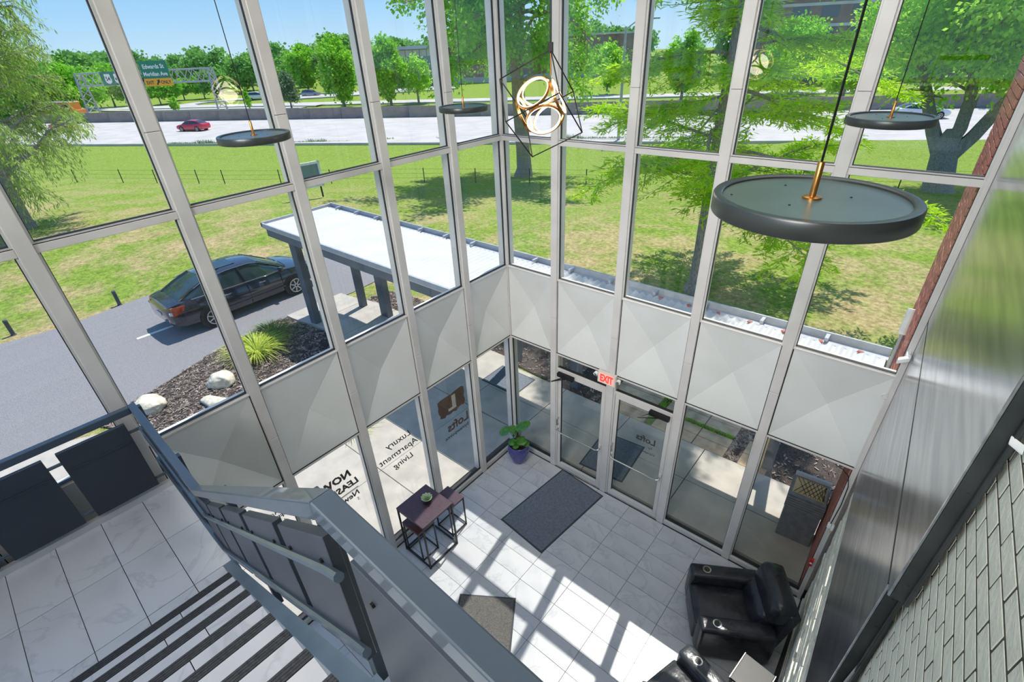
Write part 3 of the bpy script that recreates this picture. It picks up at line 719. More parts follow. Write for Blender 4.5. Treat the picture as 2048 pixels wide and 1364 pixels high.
# tan pavers with grass in the joints, beyond the walk
pav = thing('paving', None, None, (0, 0, 0), kind='structure')
for xa, xb in ((0.62, 1.62), (1.80, 2.62), (2.64, 3.22)):
    for ya2, yb2 in ((2.07, 2.34), (2.36, 2.62), (2.74, 2.99), (3.01, 3.26), (3.30, 3.62)):
        if xa < 1 and ya2 < 2.3 and False: continue
        ground_patch('paver', [(xa, ya2), (xb, ya2), (xb, yb2), (xa, yb2)], 0.09 + rng.uniform(-0.006, 0.006), 'paver_tan', 0.10, pav, None)
for xa, xb in ((3.48, 3.95),):
    for ya2, yb2 in ((2.07, 2.40), (2.42, 2.8)):
        ground_patch('paver', [(xa, ya2), (xb, ya2), (xb, yb2), (xa, yb2)], 0.085, 'paver_tan', 0.10, pav, None)
# mulch beds with loose chips
beds = {'mulch_bed': [(-7.7, -5.0), (-8.2, -4.25), (-8.62, -3.2), (-9.12, -2.2), (-9.36, -1.5), (-9.52, 0.1), (-9.3, 0.33), (-2.96, 0.33), (-2.96, -2.2), (-3.11, -2.72), (-4.1, -3.32), (-5.6, -4.12), (-7.0, -4.72)],
        'side_bed': [(-3.2, 2.3), (0.6, 2.08), (0.6, 4.1), (3.3, 4.2), (5.0, 4.0), (5.0, 2.08), (3.96, 2.08), (3.4, 2.06), (3.22, 2.1), (3.22, 3.6), (0.62, 3.6), (0.6, 4.4), (-3.2, 3.9)],
        'far_bed': [(-8.2, 2.3), (-4.2, 2.3), (-4.2, 3.4), (-8.2, 3.2)]}
def inside(p, poly):
    c = False; n = len(poly)
    for i in range(n):
        a, b = poly[i], poly[i - 1]
        if (a[1] > p[1]) != (b[1] > p[1]) and p[0] < (b[0] - a[0]) * (p[1] - a[1]) / (b[1] - a[1]) + a[0]: c = not c
    return c
def chips(name, poly, n, off, parent, zfun=G, size=(0.03, 0.09)):
    P = np.array(poly); lo, hi = P.min(0), P.max(0); V = []; F = []
    while len(F) < n:
        x, y = rng.uniform(lo[0], hi[0]), rng.uniform(lo[1], hi[1])
        if not inside((x, y), poly): continue
        a = rng.uniform(0, PI); L = rng.uniform(*size) / 2; w = rng.uniform(0.006, 0.014); t = rng.normal(0, 0.35); z = zfun(x, y) + off + rng.uniform(0, 0.02)
        u = np.array([math.cos(a) * math.cos(t), math.sin(a) * math.cos(t), math.sin(t)]) * L; v = np.array([-math.sin(a), math.cos(a), rng.normal(0, 0.3)]) * w
        c = np.array([x, y, z]); k = len(V); V += [c - u - v, c + u - v, c + u + v, c - u + v]; F.append((k, k + 1, k + 2, k + 3))
    o = link_mesh(name, np_mesh(name, V, F), 'mulch_chip', parent, 'stuff'); return o
for nm, poly in beds.items():
    bd = ground_patch(nm, poly, 0.035, 'mulch')
    ar = 0.5 * abs(sum(poly[i - 1][0] * poly[i][1] - poly[i][0] * poly[i - 1][1] for i in range(len(poly))))
    chips('wood_chips', poly, int(min(11000, ar * 420)), 0.045, bd)
# strip of mulch across the pavers and grass in their joints
chips('joint_chips', [(3.22, 2.06), (3.48, 2.06), (3.48, 3.4), (3.22, 3.4)], 420, 0.03, pav)
def joint_grass(poly, n):
    V = []; F = []; P = np.array(poly); lo, hi = P.min(0), P.max(0)
    for _ in range(n):
        x, y = rng.uniform(lo[0], hi[0]), rng.uniform(lo[1], hi[1]); a = rng.uniform(0, 2 * PI); h = rng.uniform(0.05, 0.12); w = 0.006
        z = G(x, y) + 0.02; d = np.array([math.cos(a), math.sin(a), 0]) * h * 0.6; s = np.array([-math.sin(a), math.cos(a), 0]) * w
        c = np.array([x, y, z]); k = len(V); V += [c - s, c + s, c + s * 0.3 + d + [0, 0, h], c - s * 0.3 + d + [0, 0, h]]; F.append((k, k + 1, k + 2, k + 3))
    link_mesh('joint_grass', np_mesh('joint_grass', V, F), 'leaf_far', pav, 'stuff')
joint_grass([(1.63, 2.62), (3.2, 2.62), (3.2, 2.74), (1.63, 2.74)], 700); joint_grass([(1.63, 2.2), (1.79, 2.2), (1.79, 3.6), (1.63, 3.6)], 600)

# ------------------------------------------------------------------ entrance canopy
can = thing('entrance_canopy', 'long flat canopy with white corrugated roof and grey fascia on grey columns', 'canopy', (-2.3, 1.5, -0.1), world_coords=True)
CX0, CX1, CY0, CY1, CZ = -9.02, 4.93, 0.24, 2.42, 2.75
# corrugated decking: ribs run across the canopy (along Y)
V = []; F = []; xs = np.arange(CX0 + 0.06, CX1 - 0.02, 0.0225); prof = [(x, CZ - 0.038 + 0.021 * math.sin(2 * PI * x / 0.135)) for x in xs]
for x, z in prof: V += [(x + 2.3, CY0 + 0.05 - 1.5, z + 0.1), (x + 2.3, CY1 - 0.19 - 1.5, z + 0.1 - 0.01)]
for i in range(len(prof) - 1): F.append((2 * i, 2 * i + 2, 2 * i + 3, 2 * i + 1))
rf = link_mesh('roof_decking', np_mesh('roof_decking', V, F), 'canopy_white', can)
rf.data.polygons.foreach_set('use_smooth', [True] * len(rf.data.polygons))
MB().box(CX0 + 0.02, CX1 - 0.02, CY0 + 0.02, CY1 - 0.02, CZ - 0.14, CZ - 0.078).build('roof_slab', 'canopy_white', can)
MB().box(CX0, CX1, CY0, CY0 + 0.05, CZ - 0.10, CZ).build('near_lip', 'canopy_trim', can); MB().box(CX0, CX1, CY1 - 0.03, CY1, CZ - 0.10, CZ + 0.04).build('far_lip', 'canopy_trim', can)
MB().box(CX0, CX0 + 0.06, CY0, CY1, CZ - 0.10, CZ + 0.02).build('end_lip', 'canopy_trim', can)
MB().box(CX0 + 0.10, CX1, CY0 + 0.06, CY0 + 0.10, CZ - 0.36, CZ - 0.10).build('near_fascia', 'canopy_grey', can)
MB().box(CX0 + 0.10, CX1, CY1 - 0.10, CY1 - 0.06, CZ - 0.36, CZ - 0.10).build('far_fascia', 'canopy_grey', can)
MB().box(CX0 + 0.10, CX0 + 0.14, CY0 + 0.10, CY1 - 0.10, CZ - 0.36, CZ - 0.10).build('end_fascia', 'canopy_grey', can)
MB().box(CX0 + 0.14, CX1, CY0 + 0.10, CY1 - 0.10, CZ - 0.30, CZ - 0.27).build('soffit', 'canopy_trim', can)
# gutter along the far side with brackets
MB().box(CX0 + 0.06, CX1, CY1 - 0.17, CY1 - 0.03, CZ - 0.085, CZ - 0.07).build('gutter_floor', 'canopy_trim', can)
for k in range(16):
    x = CX0 + 0.55 + k * 0.9
    if x < CX1: MB().box(x, x + 0.05, CY1 - 0.19, CY1 - 0.02, CZ - 0.03, CZ + 0.025).build('gutter_strap', 'canopy_trim', can)
for cx, cy, wx in ((-7.94, 0.50, 0.30), (-7.62, 1.92, 0.20), (-6.44, 1.92, 0.34), (-0.16, 2.34, 0.20), (3.92, 2.30, 0.16), (-1.9, 2.36, 0.2)):
    MB().box(cx - wx / 2, cx + wx / 2, cy - 0.09, cy + 0.09, G(cx, cy) + 0.02, CZ - 0.28).build('column', 'column_grey', can, bevel=0.006)
for k in range(7):    # dead leaves caught behind the gutter straps
    x = 1.6 + k * 0.5
    MB().cbox((x, CY1 - 0.21, CZ - 0.035), (0.07, 0.05, 0.02), k).build('leaf_litter', 'red_brick', can, kind='stuff')

# ------------------------------------------------------------------ red brick pier outside, right
rp = thing('wall_pier', None, None, (0, 0, 0), kind='structure')
MB().hexa([(sx(-0.038, y), y, z) if q == 0 else (5.9, y, z) for z in (-0.15, Z_TOP) for q, y in ((0, 0.23), (1, 0.23), (1, 1.325), (0, 1.325))]).build('mortar_bed', 'red_mortar', rp)
RC, RL = 0.0685, 0.2025; stuff = MB(); cache = {}
for c in range(0, 130):
    z0 = -0.12 + c * RC; 
    if z0 + RC > Z_TOP: break
    for b in range(0, 8):
        y0 = 0.235 + b * RL - (RL / 2 if c % 2 else 0); y1 = y0 + RL
        y0 = max(y0, 0.235); y1 = min(y1, 1.33)
        if y1 - y0 < 0.03: continue
        j = rng.uniform(-0.002, 0.002)
        if 3.75 < z0 < 6.05 and y1 - y0 > 0.19:
            if 0 not in cache: cache[0] = MB().box(-0.012, 0.03, -RL / 2 + 0.005, RL / 2 - 0.005, 0, RC - 0.010).mesh('brick', None, False, 0.002, 1)
            ym = (y0 + y1) / 2; o = link_mesh('brick', cache[0], 'red_brick', rp); o.location = (sx(-0.042 + j, ym), ym, z0); o.rotation_euler = (0, 0, K)
        else: sbox(stuff, -0.054 + j, -0.02, y0 + 0.005, y1 - 0.005, z0, z0 + RC - 0.010)
stuff.build('brickwork', 'red_brick', rp, kind='stuff')
# ------------------------------------------------------------------ pendant lamps
PN = 'round disc pendants on black cords'
def pendant(label, x, y, z, ceil=Z_TOP):
    t = thing('disc_pendant', label, 'pendant lamp', (x, y, z), group=PN)
    R = 0.25
    MB().lathe([(R - 0.012, -0.030), (R - 0.002, -0.026), (R, -0.022), (R, 0.016), (R - 0.003, 0.021), (R - 0.022, 0.021), (R - 0.026, 0.018), (R - 0.026, 0.011)], 72).build('rim', 'lamp_dark', t, smooth=True)
    MB().lathe([(0.0001, 0.013), (R - 0.025, 0.013), (R - 0.025, 0.008), (0.0001, 0.008)], 72).build('top_plate', 'lamp_top', t)
    MB().lathe([(0.0001, -0.026), (R - 0.014, -0.026), (R - 0.014, -0.018), (0.0001, -0.018)], 72).build('diffuser', 'lamp_diffuser', t)
    MB().lathe([(0.024, 0.013), (0.024, 0.018), (0.018, 0.020), (0.0085, 0.021), (0.0085, 0.105), (0.006, 0.108), (0.0001, 0.108)], 20).build('brass_stem', 'brass', t, smooth=True)
    MB().tube([(0, 0, 0.10), (0, 0, ceil - z)], 0.0032, 6).build('cord', 'black_metal', t)
    for a, r in ((0.6, 0.10), (2.3, 0.14), (4.4, 0.10), (3.5, 0.20)):
        MB().lathe([(0.003, 0.0128), (0.003, 0.0148), (0.0001, 0.0152)], 8, (r * math.cos(a), r * math.sin(a), 0)).build('screw', 'black_metal', t)
    return t
pendant('large dark disc pendant nearest the viewer, brass stem rising from its grey-green top', 4.458, -3.834, 6.233)
pendant('disc pendant hanging before the rightmost tall pane, beside the large near one', 4.338, -1.153, 6.110)
pendant('disc pendant hanging before the left glass wall, above the street end of the canopy', 0.772, -3.616, 6.124)
pendant('smallest of the disc pendants in view, hanging closest to the window corner', 0.756, -1.430, 6.083)

# ------------------------------------------------------------------ wire cube chandelier with glowing rings
T0 = Vector((2.455, -2.264, 6.581)); S0 = 0.394
A = Vector((-0.815, -0.405, -0.415)); B = Vector((-0.007, 0.722, -0.691)); X = Vector((0.580, -0.561, -0.591))
ch = thing('cube_chandelier', 'black wire cube chandelier holding glowing gold rings, tipped on one corner', 'chandelier', tuple(T0), world_coords=True)
cn = {(i, j, k): T0 + (A * i + B * j + X * k) * S0 for i in (0, 1) for j in (0, 1) for k in (0, 1)}
for p in cn:
    for ax in range(3):
        if p[ax] == 0:
            q = list(p); q[ax] = 1
            MB().tube([cn[p], cn[tuple(q)]], 0.0045, 6).build('wire_edge', 'black_metal', ch)
MB().cbox((T0.x, T0.y, T0.z + 0.012), (0.032, 0.032, 0.062), 0.5).build('hub', 'black_metal', ch, bevel=0.003)
MB().tube([T0 + Vector((0, 0, 0.04)), Vector((T0.x, T0.y, Z_TOP))], 0.0065, 8).build('cord', 'black_metal', ch)
CC = T0 + (A + B + X) * (S0 / 2); s1 = 0.130
MB().tube([T0, CC + Vector((T0.x - CC.x, T0.y - CC.y, 0.185))], 0.005, 8).build('brass_rod', 'brass', ch)
def ring(c, nrm, R):
    u = nrm.cross(Vector((0.3, 0.2, 1))).normalized(); w = nrm.cross(u)
    def band(r0, r1, h0, h1):
        mb = MB(); n = 48
        rings = []
        for k in range(n + 1):
            a = 2 * PI * k / n; d = u * math.cos(a) + w * math.sin(a)
            rings.append([c + d * r0 + nrm * h0, c + d * r1 + nrm * h0, c + d * r1 + nrm * h1, c + d * r0 + nrm * h1])
        return mb.loft(rings, True, False)
    band(R - 0.001, R + 0.004, -0.009, 0.009).build('ring_band', 'brass', ch, smooth=True)
    band(R - 0.0085, R - 0.0015, -0.007, 0.007).build('light_strip', 'led', ch, smooth=True)
for ax in (A, B, X):
    for sgn in (-1, 1): ring(CC + ax.normalized() * (s1 * sgn), ax.normalized() * sgn, 0.119)
pt = bpy.data.lights.new('ring_glow', 'POINT'); pt.energy = 6; pt.color = (1, 0.86, 0.66); pt.shadow_soft_size = 0.12
po = bpy.data.objects.new('ring_glow', pt); COL.objects.link(po); po.location = CC

# ------------------------------------------------------------------ bar table, two stools and a succulent
def frame_legs(t, x0, x1, y0, y1, h, r=0.011, m='iron'):
    for x, y in ((x0, y0), (x1, y0), (x1, y1), (x0, y1)): MB().box(x - r, x + r, y - r, y + r, 0, h).build('leg', m, t)
    for z in (0.03, h - 0.012):
        for xa, xb, ya2, yb2 in ((x0, x1, y0 - r, y0 + r), (x0, x1, y1 - r, y1 + r), (x0 - r, x0 + r, y0, y1), (x1 - r, x1 + r, y0, y1)):
            if z < 0.1 and xa == x0 and xb == x0 + 0: pass
            MB().box(xa if xa != xb else xa - r, xb, ya2, yb2, z - r * 0.9, z + r * 0.9).build('stretcher', m, t)
tb = thing('bar_table', 'square dark-topped bar table on a thin iron frame by the left window', 'table', (0.41, -2.565, 0))
MB().box(-0.290, 0.290, -0.290, 0.290, 0.915, 0.938).build('tabletop', 'dark_wood', tb, bevel=0.003)
frame_legs(tb, -0.276, 0.276, -0.276, 0.276, 0.915)
def stool(label, x, y, m, sx2=0.18, sy2=0.16):
    s = thing('stool', label, 'stool', (x, y, 0), group='stools at the bar table')
    MB().box(-sx2, sx2, -sy2, sy2, 0.625, 0.648).build('seat', m, s, bevel=0.003)
    frame_legs(s, -sx2 + 0.012, sx2 - 0.012, -sy2 + 0.012, sy2 - 0.012, 0.625, 0.009)
stool('iron-framed stool standing out on the door side of the bar table', 0.375, -2.085, 'dark_wood')
stool('red-brown topped stool tucked under the bar table on its stair side', 0.345, -2.68, 'brown_wood')
su = thing('succulent_plant', 'pale green rosette succulent in a dark dish on the bar table', 'plant', (0.395, -2.49, 0.938))
MB().lathe([(0.04, 0), (0.062, 0.012), (0.07, 0.035), (0.062, 0.037), (0.0001, 0.030)], 20).build('dish', 'iron', su, smooth=True)
for ringi, (n, tilt, L) in enumerate(((10, 0.45, 0.105), (9, 0.85, 0.095), (7, 1.2, 0.075), (5, 1.42, 0.05))):
    for k in range(n):
        a = 2 * PI * k / n + ringi * 0.3; d = Vector((math.cos(a), math.sin(a), 0)); s = Vector((-d.y, d.x, 0)); up = Vector((0, 0, 1))
        ax = d * math.cos(tilt) + up * math.sin(tilt); nn = up * math.cos(tilt) - d * math.sin(tilt); z0 = Vector((0, 0, 0.035 + 0.006 * ringi))
        rr = []
        for f, w, h in ((0.05, 0.30, 0.12), (0.35, 0.55, 0.13), (0.70, 0.62, 0.10), (0.92, 0.40, 0.06), (1.0, 0.08, 0.02)):
            c = z0 + ax * (L * f) + nn * (0.018 * f * f * (1.6 - tilt)); rr.append([c - s * (w * L * 0.42), c + nn * (h * L * 0.4), c + s * (w * L * 0.42), c - nn * (h * L * 0.25)])
        MB().loft(rr).build('leaf', 'succulent', su, smooth=True)

# ------------------------------------------------------------------ blue pot with a monstera
pot = thing('plant_pot', 'glossy blue round-bellied plant pot standing in the window corner', 'pot', (0.305, -0.285, 0))
MB().lathe([(0.105, 0.0), (0.125, 0.008), (0.165, 0.10), (0.192, 0.20), (0.200, 0.28), (0.192, 0.345), (0.180, 0.385), (0.183, 0.40), (0.176, 0.405), (0.168, 0.395), (0.172, 0.34)], 40).build('vessel', 'pot_blue', pot, smooth=True)
mo = thing('monstera_plant', 'leafy green monstera growing in the blue pot in the corner', 'plant', (0.305, -0.285, 0.335))
MB().lathe([(0.0001, 0.03), (0.10, 0.026), (0.172, 0.012), (0.172, -0.01), (0.0001, -0.01)], 24).build('soil', 'soil', mo)
def monstera_leaf(base, tip_dir, L, nrm, lobes=5, slit=0.55):
    d = Vector(tip_dir).normalized(); n = Vector(nrm).normalized(); n = (n - d * n.dot(d)).normalized(); s = d.cross(n); base = Vector(base)
    half = [(0.0, 0.02), (-0.06, 0.18), (0.02, 0.40)]
    for k in range(lobes):
        f0 = 0.10 + 0.72 * k / lobes; f1 = f0 + 0.72 / lobes * 0.72; w = 0.50 * math.sin(PI * (0.25 + 0.62 * (f0 + 0.05))) + 0.04
        half += [(f0, w), (f1, w * 0.97)]
        if k < lobes - 1: half += [(f1 + 0.03, w * (1 - slit)), (f1 + 0.055, w * (1 - slit))]
    half += [(0.93, 0.16), (1.0, 0.0)]
    mb = MB(); cl = []
    def P(f, w, sg): return base + d * (f * L) + s * (sg * w * L) - n * (0.22 * L * f * f + 0.25 * abs(w) * w * L)
    for sg in (-1, 1):
        ring_ = [P(f, w, sg) for f, w in half]; ctr = [P(min(max(f, 0), 1), 0, sg) for f, w in half]
        vs = []; fs = []
        for a, b in zip(ring_, ctr): vs += [a, b]
        for i in range(len(half) - 1): fs.append((2 * i, 2 * i + 2, 2 * i + 3, 2 * i + 1))
        mb.add(vs, fs)
        mb.add([v - n * 0.0015 for v in vs], [f[::-1] for f in fs])
    return mb
leaves = [((-0.16, -0.10, 0.30), (-1, -0.35, -0.25), 0.26, (-0.1, -0.4, 1)), ((0.02, 0.02, 0.47), (0.75, -0.45, 0.15), 0.26, (0, -0.5, 1)), ((-0.04, -0.02, 0.40), (-0.2, -0.9, 0.1), 0.22, (-0.1, -0.3, 1)),
          ((0.10, -0.06, 0.24), (0.9, -0.5, -0.1), 0.22, (0.2, -0.3, 1)), ((-0.02, -0.10, 0.16), (0.1, -1, -0.1), 0.18, (0, -0.2, 1)), ((0.05, 0.08, 0.40), (0.4, 0.6, 0.3), 0.20, (0.1, -0.3, 1)),
          ((0.14, -0.02, 0.14), (1, 0.1, -0.2), 0.17, (0.1, -0.2, 1)), ((-0.08, 0.03, 0.20), (-0.8, 0.3, 0.1), 0.16, (0, -0.3, 1)), ((0.0, -0.05, 0.30), (0.35, -0.7, 0.5), 0.2, (0, -0.8, 0.7)),
          ((0.04, -0.12, 0.10), (0.6, -0.8, 0.0), 0.15, (0, -0.3, 1))]
for i, (b, d, L, n) in enumerate(leaves):
    b = (b[0] * 0.9, b[1] * 0.9, b[2] + 0.07); L = L * 0.78
    monstera_leaf(b, d, L, n, slit=0.7 if i == 0 else 0.45).build('leaf', 'monstera', mo, smooth=True)
    MB().tube([(b[0] * 0.2, b[1] * 0.2, 0.02), (b[0] * 0.5, b[1] * 0.5, b[2] * 0.6), b], [0.009, 0.007, 0.004], 6).build('stem', 'stalk' if i % 2 else 'monstera', mo, smooth=True)
for a in range(3):
    MB().tube([(0.05 * math.cos(a * 2), 0.05 * math.sin(a * 2), 0.02), (0.03 * math.cos(a * 2 + 1), 0.03 * math.sin(a * 2 + 1), 0.14), (0.04 * math.cos(a * 2 + 2), 0.04 * math.sin(a * 2 + 2), 0.26)], [0.02, 0.017, 0.009], 8).build('trunk', 'stalk', mo, smooth=True)

# ------------------------------------------------------------------ mats
def ribbed_mat(name, label, cat, loc, rz, w, l, m='mat_rubber', group=None, z=0.0):
    t = thing(name, label, cat, loc, rz, group)
    MB().cham(-w / 2, w / 2, -l / 2, l / 2, 0.0005, 0.007, 0.006).build('rim', 'mat_rim', t); MB().box(-w / 2 + 0.03, w / 2 - 0.03, -l / 2 + 0.03, l / 2 - 0.03, 0.002, 0.0075).build('backing', m, t)
    V = []; F = []; nx_, ny_ = int(w / 0.030), int(l / 0.030)
    for i in range(nx_):
        for j in range(ny_):
            x = -w / 2 + 0.035 + (i + (0.5 if j % 2 else 0)) * (w - 0.085) / nx_; y = -l / 2 + 0.035 + j * (l - 0.07) / ny_; a, b2 = 0.0135, 0.0105; k = len(V)
            V += [(x, y, 0.0075), (x + a, y + b2, 0.0075), (x + 2 * a, y, 0.0075), (x + a, y - b2, 0.0075), (x + a * 0.5, y, 0.012), (x + a, y + b2 * 0.5, 0.012), (x + a * 1.5, y, 0.012), (x + a, y - b2 * 0.5, 0.012)]
            F += [(k + 4, k + 7, k + 6, k + 5), (k, k + 3, k + 7, k + 4), (k + 3, k + 2, k + 6, k + 7), (k + 2, k + 1, k + 5, k + 6), (k + 1, k, k + 4, k + 5)]
    link_mesh('tread_pattern', np_mesh('tread_pattern', V, F), m, t, 'stuff'); return t
ribbed_mat('door_mat', 'large ribbed grey rubber mat lying inside the glass doors', 'mat', (1.455, -0.80, 0), -0.105, 0.91, 1.55)
m2 = thing('carpet_mat', 'speckled grey carpet mat lying askew, half hidden by the stair rail', 'mat', (1.97 - 0.4 * 0.829 + 0.6 * 0.559, -2.404 - 0.4 * 0.559 - 0.6 * 0.829, 0), 0.594)
MB().cham(-0.4, 0.4, -0.6, 0.6, 0.0005, 0.008, 0.006).build('backing', 'mat_rim', m2); MB().box(-0.375, 0.375, -0.575, 0.575, 0.007, 0.012).build('pile', 'mat_carpet', m2, kind='stuff')
ribbed_mat('outdoor_mat', 'ribbed rubber mat outside the first glass door, in the canopy shade', 'mat', (1.62, 0.86, 0.002), 0.09, 0.85, 1.05)
ribbed_mat('outdoor_mat', 'ribbed mat on the walk just outside the corner pane, half in sun', 'mat', (-1.5, 1.55, 0.002), 0.0, 1.0, 0.75)

# ------------------------------------------------------------------ recliners and side table
RG = 'black leather recliners'
def recliner(label, loc, rz, m):
    t = thing('recliner', label, 'armchair', loc, rz, RG)
    def cushion(nm, x0, x1, y0, y1, z0, z1, r, tilt=0.0, piv=None, puff=0.02, parent=t):
        bm = bmesh.new(); bmesh.ops.create_cube(bm, size=1.0)
        for v in bm.verts: v.co = Vector(((x0 + x1) / 2 + v.co.x * (x1 - x0), (y0 + y1) / 2 + v.co.y * (y1 - y0), (z0 + z1) / 2 + v.co.z * (z1 - z0)))
        bmesh.ops.bevel(bm, geom=list(bm.edges), offset=r, segments=4, profile=0.55, affect='EDGES')
        bmesh.ops.subdivide_edges(bm, edges=[e for e in bm.edges if e.calc_length() > 0.15], cuts=5, use_grid_fill=True)
        c = Vector(((x0 + x1) / 2, (y0 + y1) / 2, (z0 + z1) / 2)); h = Vector(((x1 - x0) / 2, (y1 - y0) / 2, (z1 - z0) / 2))
        for v in bm.verts:
            q = v.co - c; f = [max(0.0, 1 - (q[i] / h[i]) ** 2) for i in range(3)]
            v.co.z += puff * f[0] * f[1] * (1 if q.z > 0 else -0.4); v.co.x += puff * 0.8 * f[1] * f[2] * (1 if q.x > 0 else -1); v.co.y += puff * 0.5 * f[0] * f[2] * (1 if q.y > 0 else -1)
            if tilt:
                p = v.co - Vector((piv[0], 0, piv[1])); ca, sa = math.cos(tilt), math.sin(tilt)
                v.co.x = piv[0] + p.x * ca + p.z * sa; v.co.z = piv[1] - p.x * sa + p.z * ca
        me = bpy.data.meshes.new(nm); bmesh.ops.recalc_face_normals(bm, faces=bm.faces); bm.to_mesh(me); bm.free()
        for p in me.polygons: p.use_smooth = True
        return link_mesh(nm, me, m, parent)
    MB().box(-0.40, 0.40, -0.42, 0.42, 0.02, 0.16).build('base', 'black_plastic', t, bevel=0.01)
    cushion('seat', -0.30, 0.46, -0.265, 0.265, 0.16, 0.45, 0.06, puff=0.03)
    cushion('footrest', 0.40, 0.485, -0.262, 0.262, 0.06, 0.42, 0.03, puff=0.012)
    for s in (-1, 1):
        y0, y1 = (0.255, 0.465) if s > 0 else (-0.465, -0.255)
        o = cushion('armrest', -0.40, 0.47, y0, y1, 0.03, 0.60, 0.05, puff=0.014)
        cx, cy = 0.27, (y0 + y1) / 2
        MB().lathe([(0.052, 0.0), (0.052, 0.006), (0.040, 0.007), (0.038, -0.004), (0.036, -0.055), (0.0001, -0.058)], 28, (cx, cy, 0.610)).build('cup_holder', 'chrome', o, smooth=True)
        MB().lathe([(0.0355, 0.002), (0.034, -0.050), (0.0001, -0.053)], 24, (cx, cy, 0.611)).build('cup_liner', 'iron', o, smooth=True)
    tl_ = -0.22
    cushion('lumbar_pad', -0.40, -0.16, -0.275, 0.275, 0.36, 0.72, 0.08, tl_, (-0.30, 0.40), 0.03)
    cushion('head_pad', -0.46, -0.20, -0.335, 0.335, 0.66, 1.00, 0.09, tl_, (-0.30, 0.40), 0.03)
    cushion('back_shell', -0.50, -0.36, -0.36, 0.36, 0.12, 0.94, 0.04, tl_, (-0.30, 0.40), 0.01)
    return t
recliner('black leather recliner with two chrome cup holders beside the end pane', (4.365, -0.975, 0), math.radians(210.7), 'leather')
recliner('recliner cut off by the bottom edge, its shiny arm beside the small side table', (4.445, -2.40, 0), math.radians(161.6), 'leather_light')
st = thing('side_table', 'small glossy dark side table between the two recliners', 'table', (4.83, -1.69, 0), -0.14)
MB().box(-0.17, 0.17, -0.19, 0.19, 0.47, 0.50).build('tabletop', 'black_metal', st, bevel=0.006)
MB().box(-0.178, -0.17, -0.19, 0.19, 0.462, 0.503).box(0.17, 0.178, -0.19, 0.19, 0.462, 0.503).build('edge_trim', 'chrome', st)
for x in (-0.155, 0.155):
    for y in (-0.175, 0.175): MB().box(x - 0.013, x + 0.013, y - 0.013, y + 0.013, 0, 0.47).build('leg', 'chrome', st)
MB().box(-0.155, 0.155, -0.175, 0.175, 0.16, 0.175).build('shelf', 'black_metal', st)

# ------------------------------------------------------------------ exit sign and small fittings
ex = thing('exit_sign', 'lit red EXIT sign with two lamp heads above the glass doors', 'sign', (1.866, 0.0, 2.375), world_coords=True)
MB().box(1.715, 2.017, -0.052, -0.003, 2.275, 2.475).build('housing', 'exit_plate', ex, bevel=0.006)
MB().box(1.735, 1.997, -0.056, -0.052, 2.290, 2.460).build('face', 'exit_face', ex)
text_mesh('exit_letters', 'EXIT', 0.168, 'exit_red', ex, Matrix(((1, 0, 0, 1.866), (0, 0, -1, -0.0575), (0, 1, 0, 2.318), (0, 0, 0, 1))) @ Matrix.Diagonal((0.62, 1, 1, 1)), align='CENTER', bold=0.006)
for s in (-1, 1):
    c = (1.866 + s * 0.185, -0.03, 2.39)
    MB().tube([(c[0] - s * 0.04, -0.025, 2.39), c], 0.012, 8).build('bracket', 'exit_plate', ex)
    MB().tube([(c[0], -0.01, 2.40), (c[0] + s * 0.004, -0.055, 2.385)], [0.030, 0.036], 16).build('lamp_head', 'plastic_white', ex, smooth=True)
    MB().tube([(c[0] + s * 0.004, -0.055, 2.385), (c[0] + s * 0.005, -0.058, 2.384)], 0.030, 16).build('lens', 'chrome', ex)
sc = thing('security_camera', 'white bullet security camera on the end jamb near the brick pier', 'camera', (4.985, -0.03, 3.965), world_coords=True)
MB().hexa([(4.925, -0.165, 3.915), (5.015, -0.135, 3.955), (5.015, -0.075, 3.955), (4.925, -0.105, 3.915), (4.925, -0.165, 3.965), (5.015, -0.135, 4.005), (5.015, -0.075, 4.005), (4.925, -0.105, 3.965)]).build('body', 'plastic_white', sc, bevel=0.008)
MB().box(4.972, 5.004, -0.09, -0.006, 3.975, 4.0).build('mount', 'plastic_white', sc, bevel=0.004)
solo(MB().tube([(4.975, -0.006, 3.49), (4.955, -0.03, 3.50), (4.925, -0.035, 3.48), (4.922, -0.03, 3.45), (4.950, -0.025, 3.435), (4.978, -0.006, 3.44)], 0.0045, 8), 'cable_loop', 'plastic_white', 'short white cable looped out of the end jamb', 'cable', smooth=True, loc=(4.95, -0.006, 3.46))
jb = thing('junction_box', 'white junction box with an adhesive pad on the end jamb', 'electrical box', (4.985, -0.05, 1.50), world_coords=True)
MB().box(4.958, 4.998, -0.055, -0.006, 1.50, 1.56).build('box', 'plastic_white', jb, bevel=0.006)
MB().box(5.000, 5.030, -0.065, -0.006, 1.485, 1.555).build('connector', 'plastic_white', jb, bevel=0.008); MB().box(5.004, 5.026, -0.05, -0.006, 1.43, 1.485).build('pad', 'limestone_block', jb, bevel=0.004)
fp = thing('fire_alarm_pull', 'small red fire alarm pull fixed low on the end jamb', 'fire alarm', (4.965, -0.03, 0.80), world_coords=True)
MB().box(4.945, 4.985, -0.05, -0.006, 0.74, 0.86).build('body', 'plastic_red', fp, bevel=0.005); MB().box(4.952, 4.978, -0.058, -0.05, 0.79, 0.81).build('lever', 'plastic_white', fp)
solo(MB().tube([(4.80, 0.012, 2.40), (4.88, -0.01, 2.39), (4.955, -0.02, 2.33), (4.99, -0.03, 2.2), (5.0, -0.03, 1.9), (4.985, -0.025, 1.56)], 0.005, 8), 'data_cable', 'black_metal', 'thin dark cable sagging across the top of the end pane', 'cable', smooth=True, loc=(4.80, 0.012, 2.40))
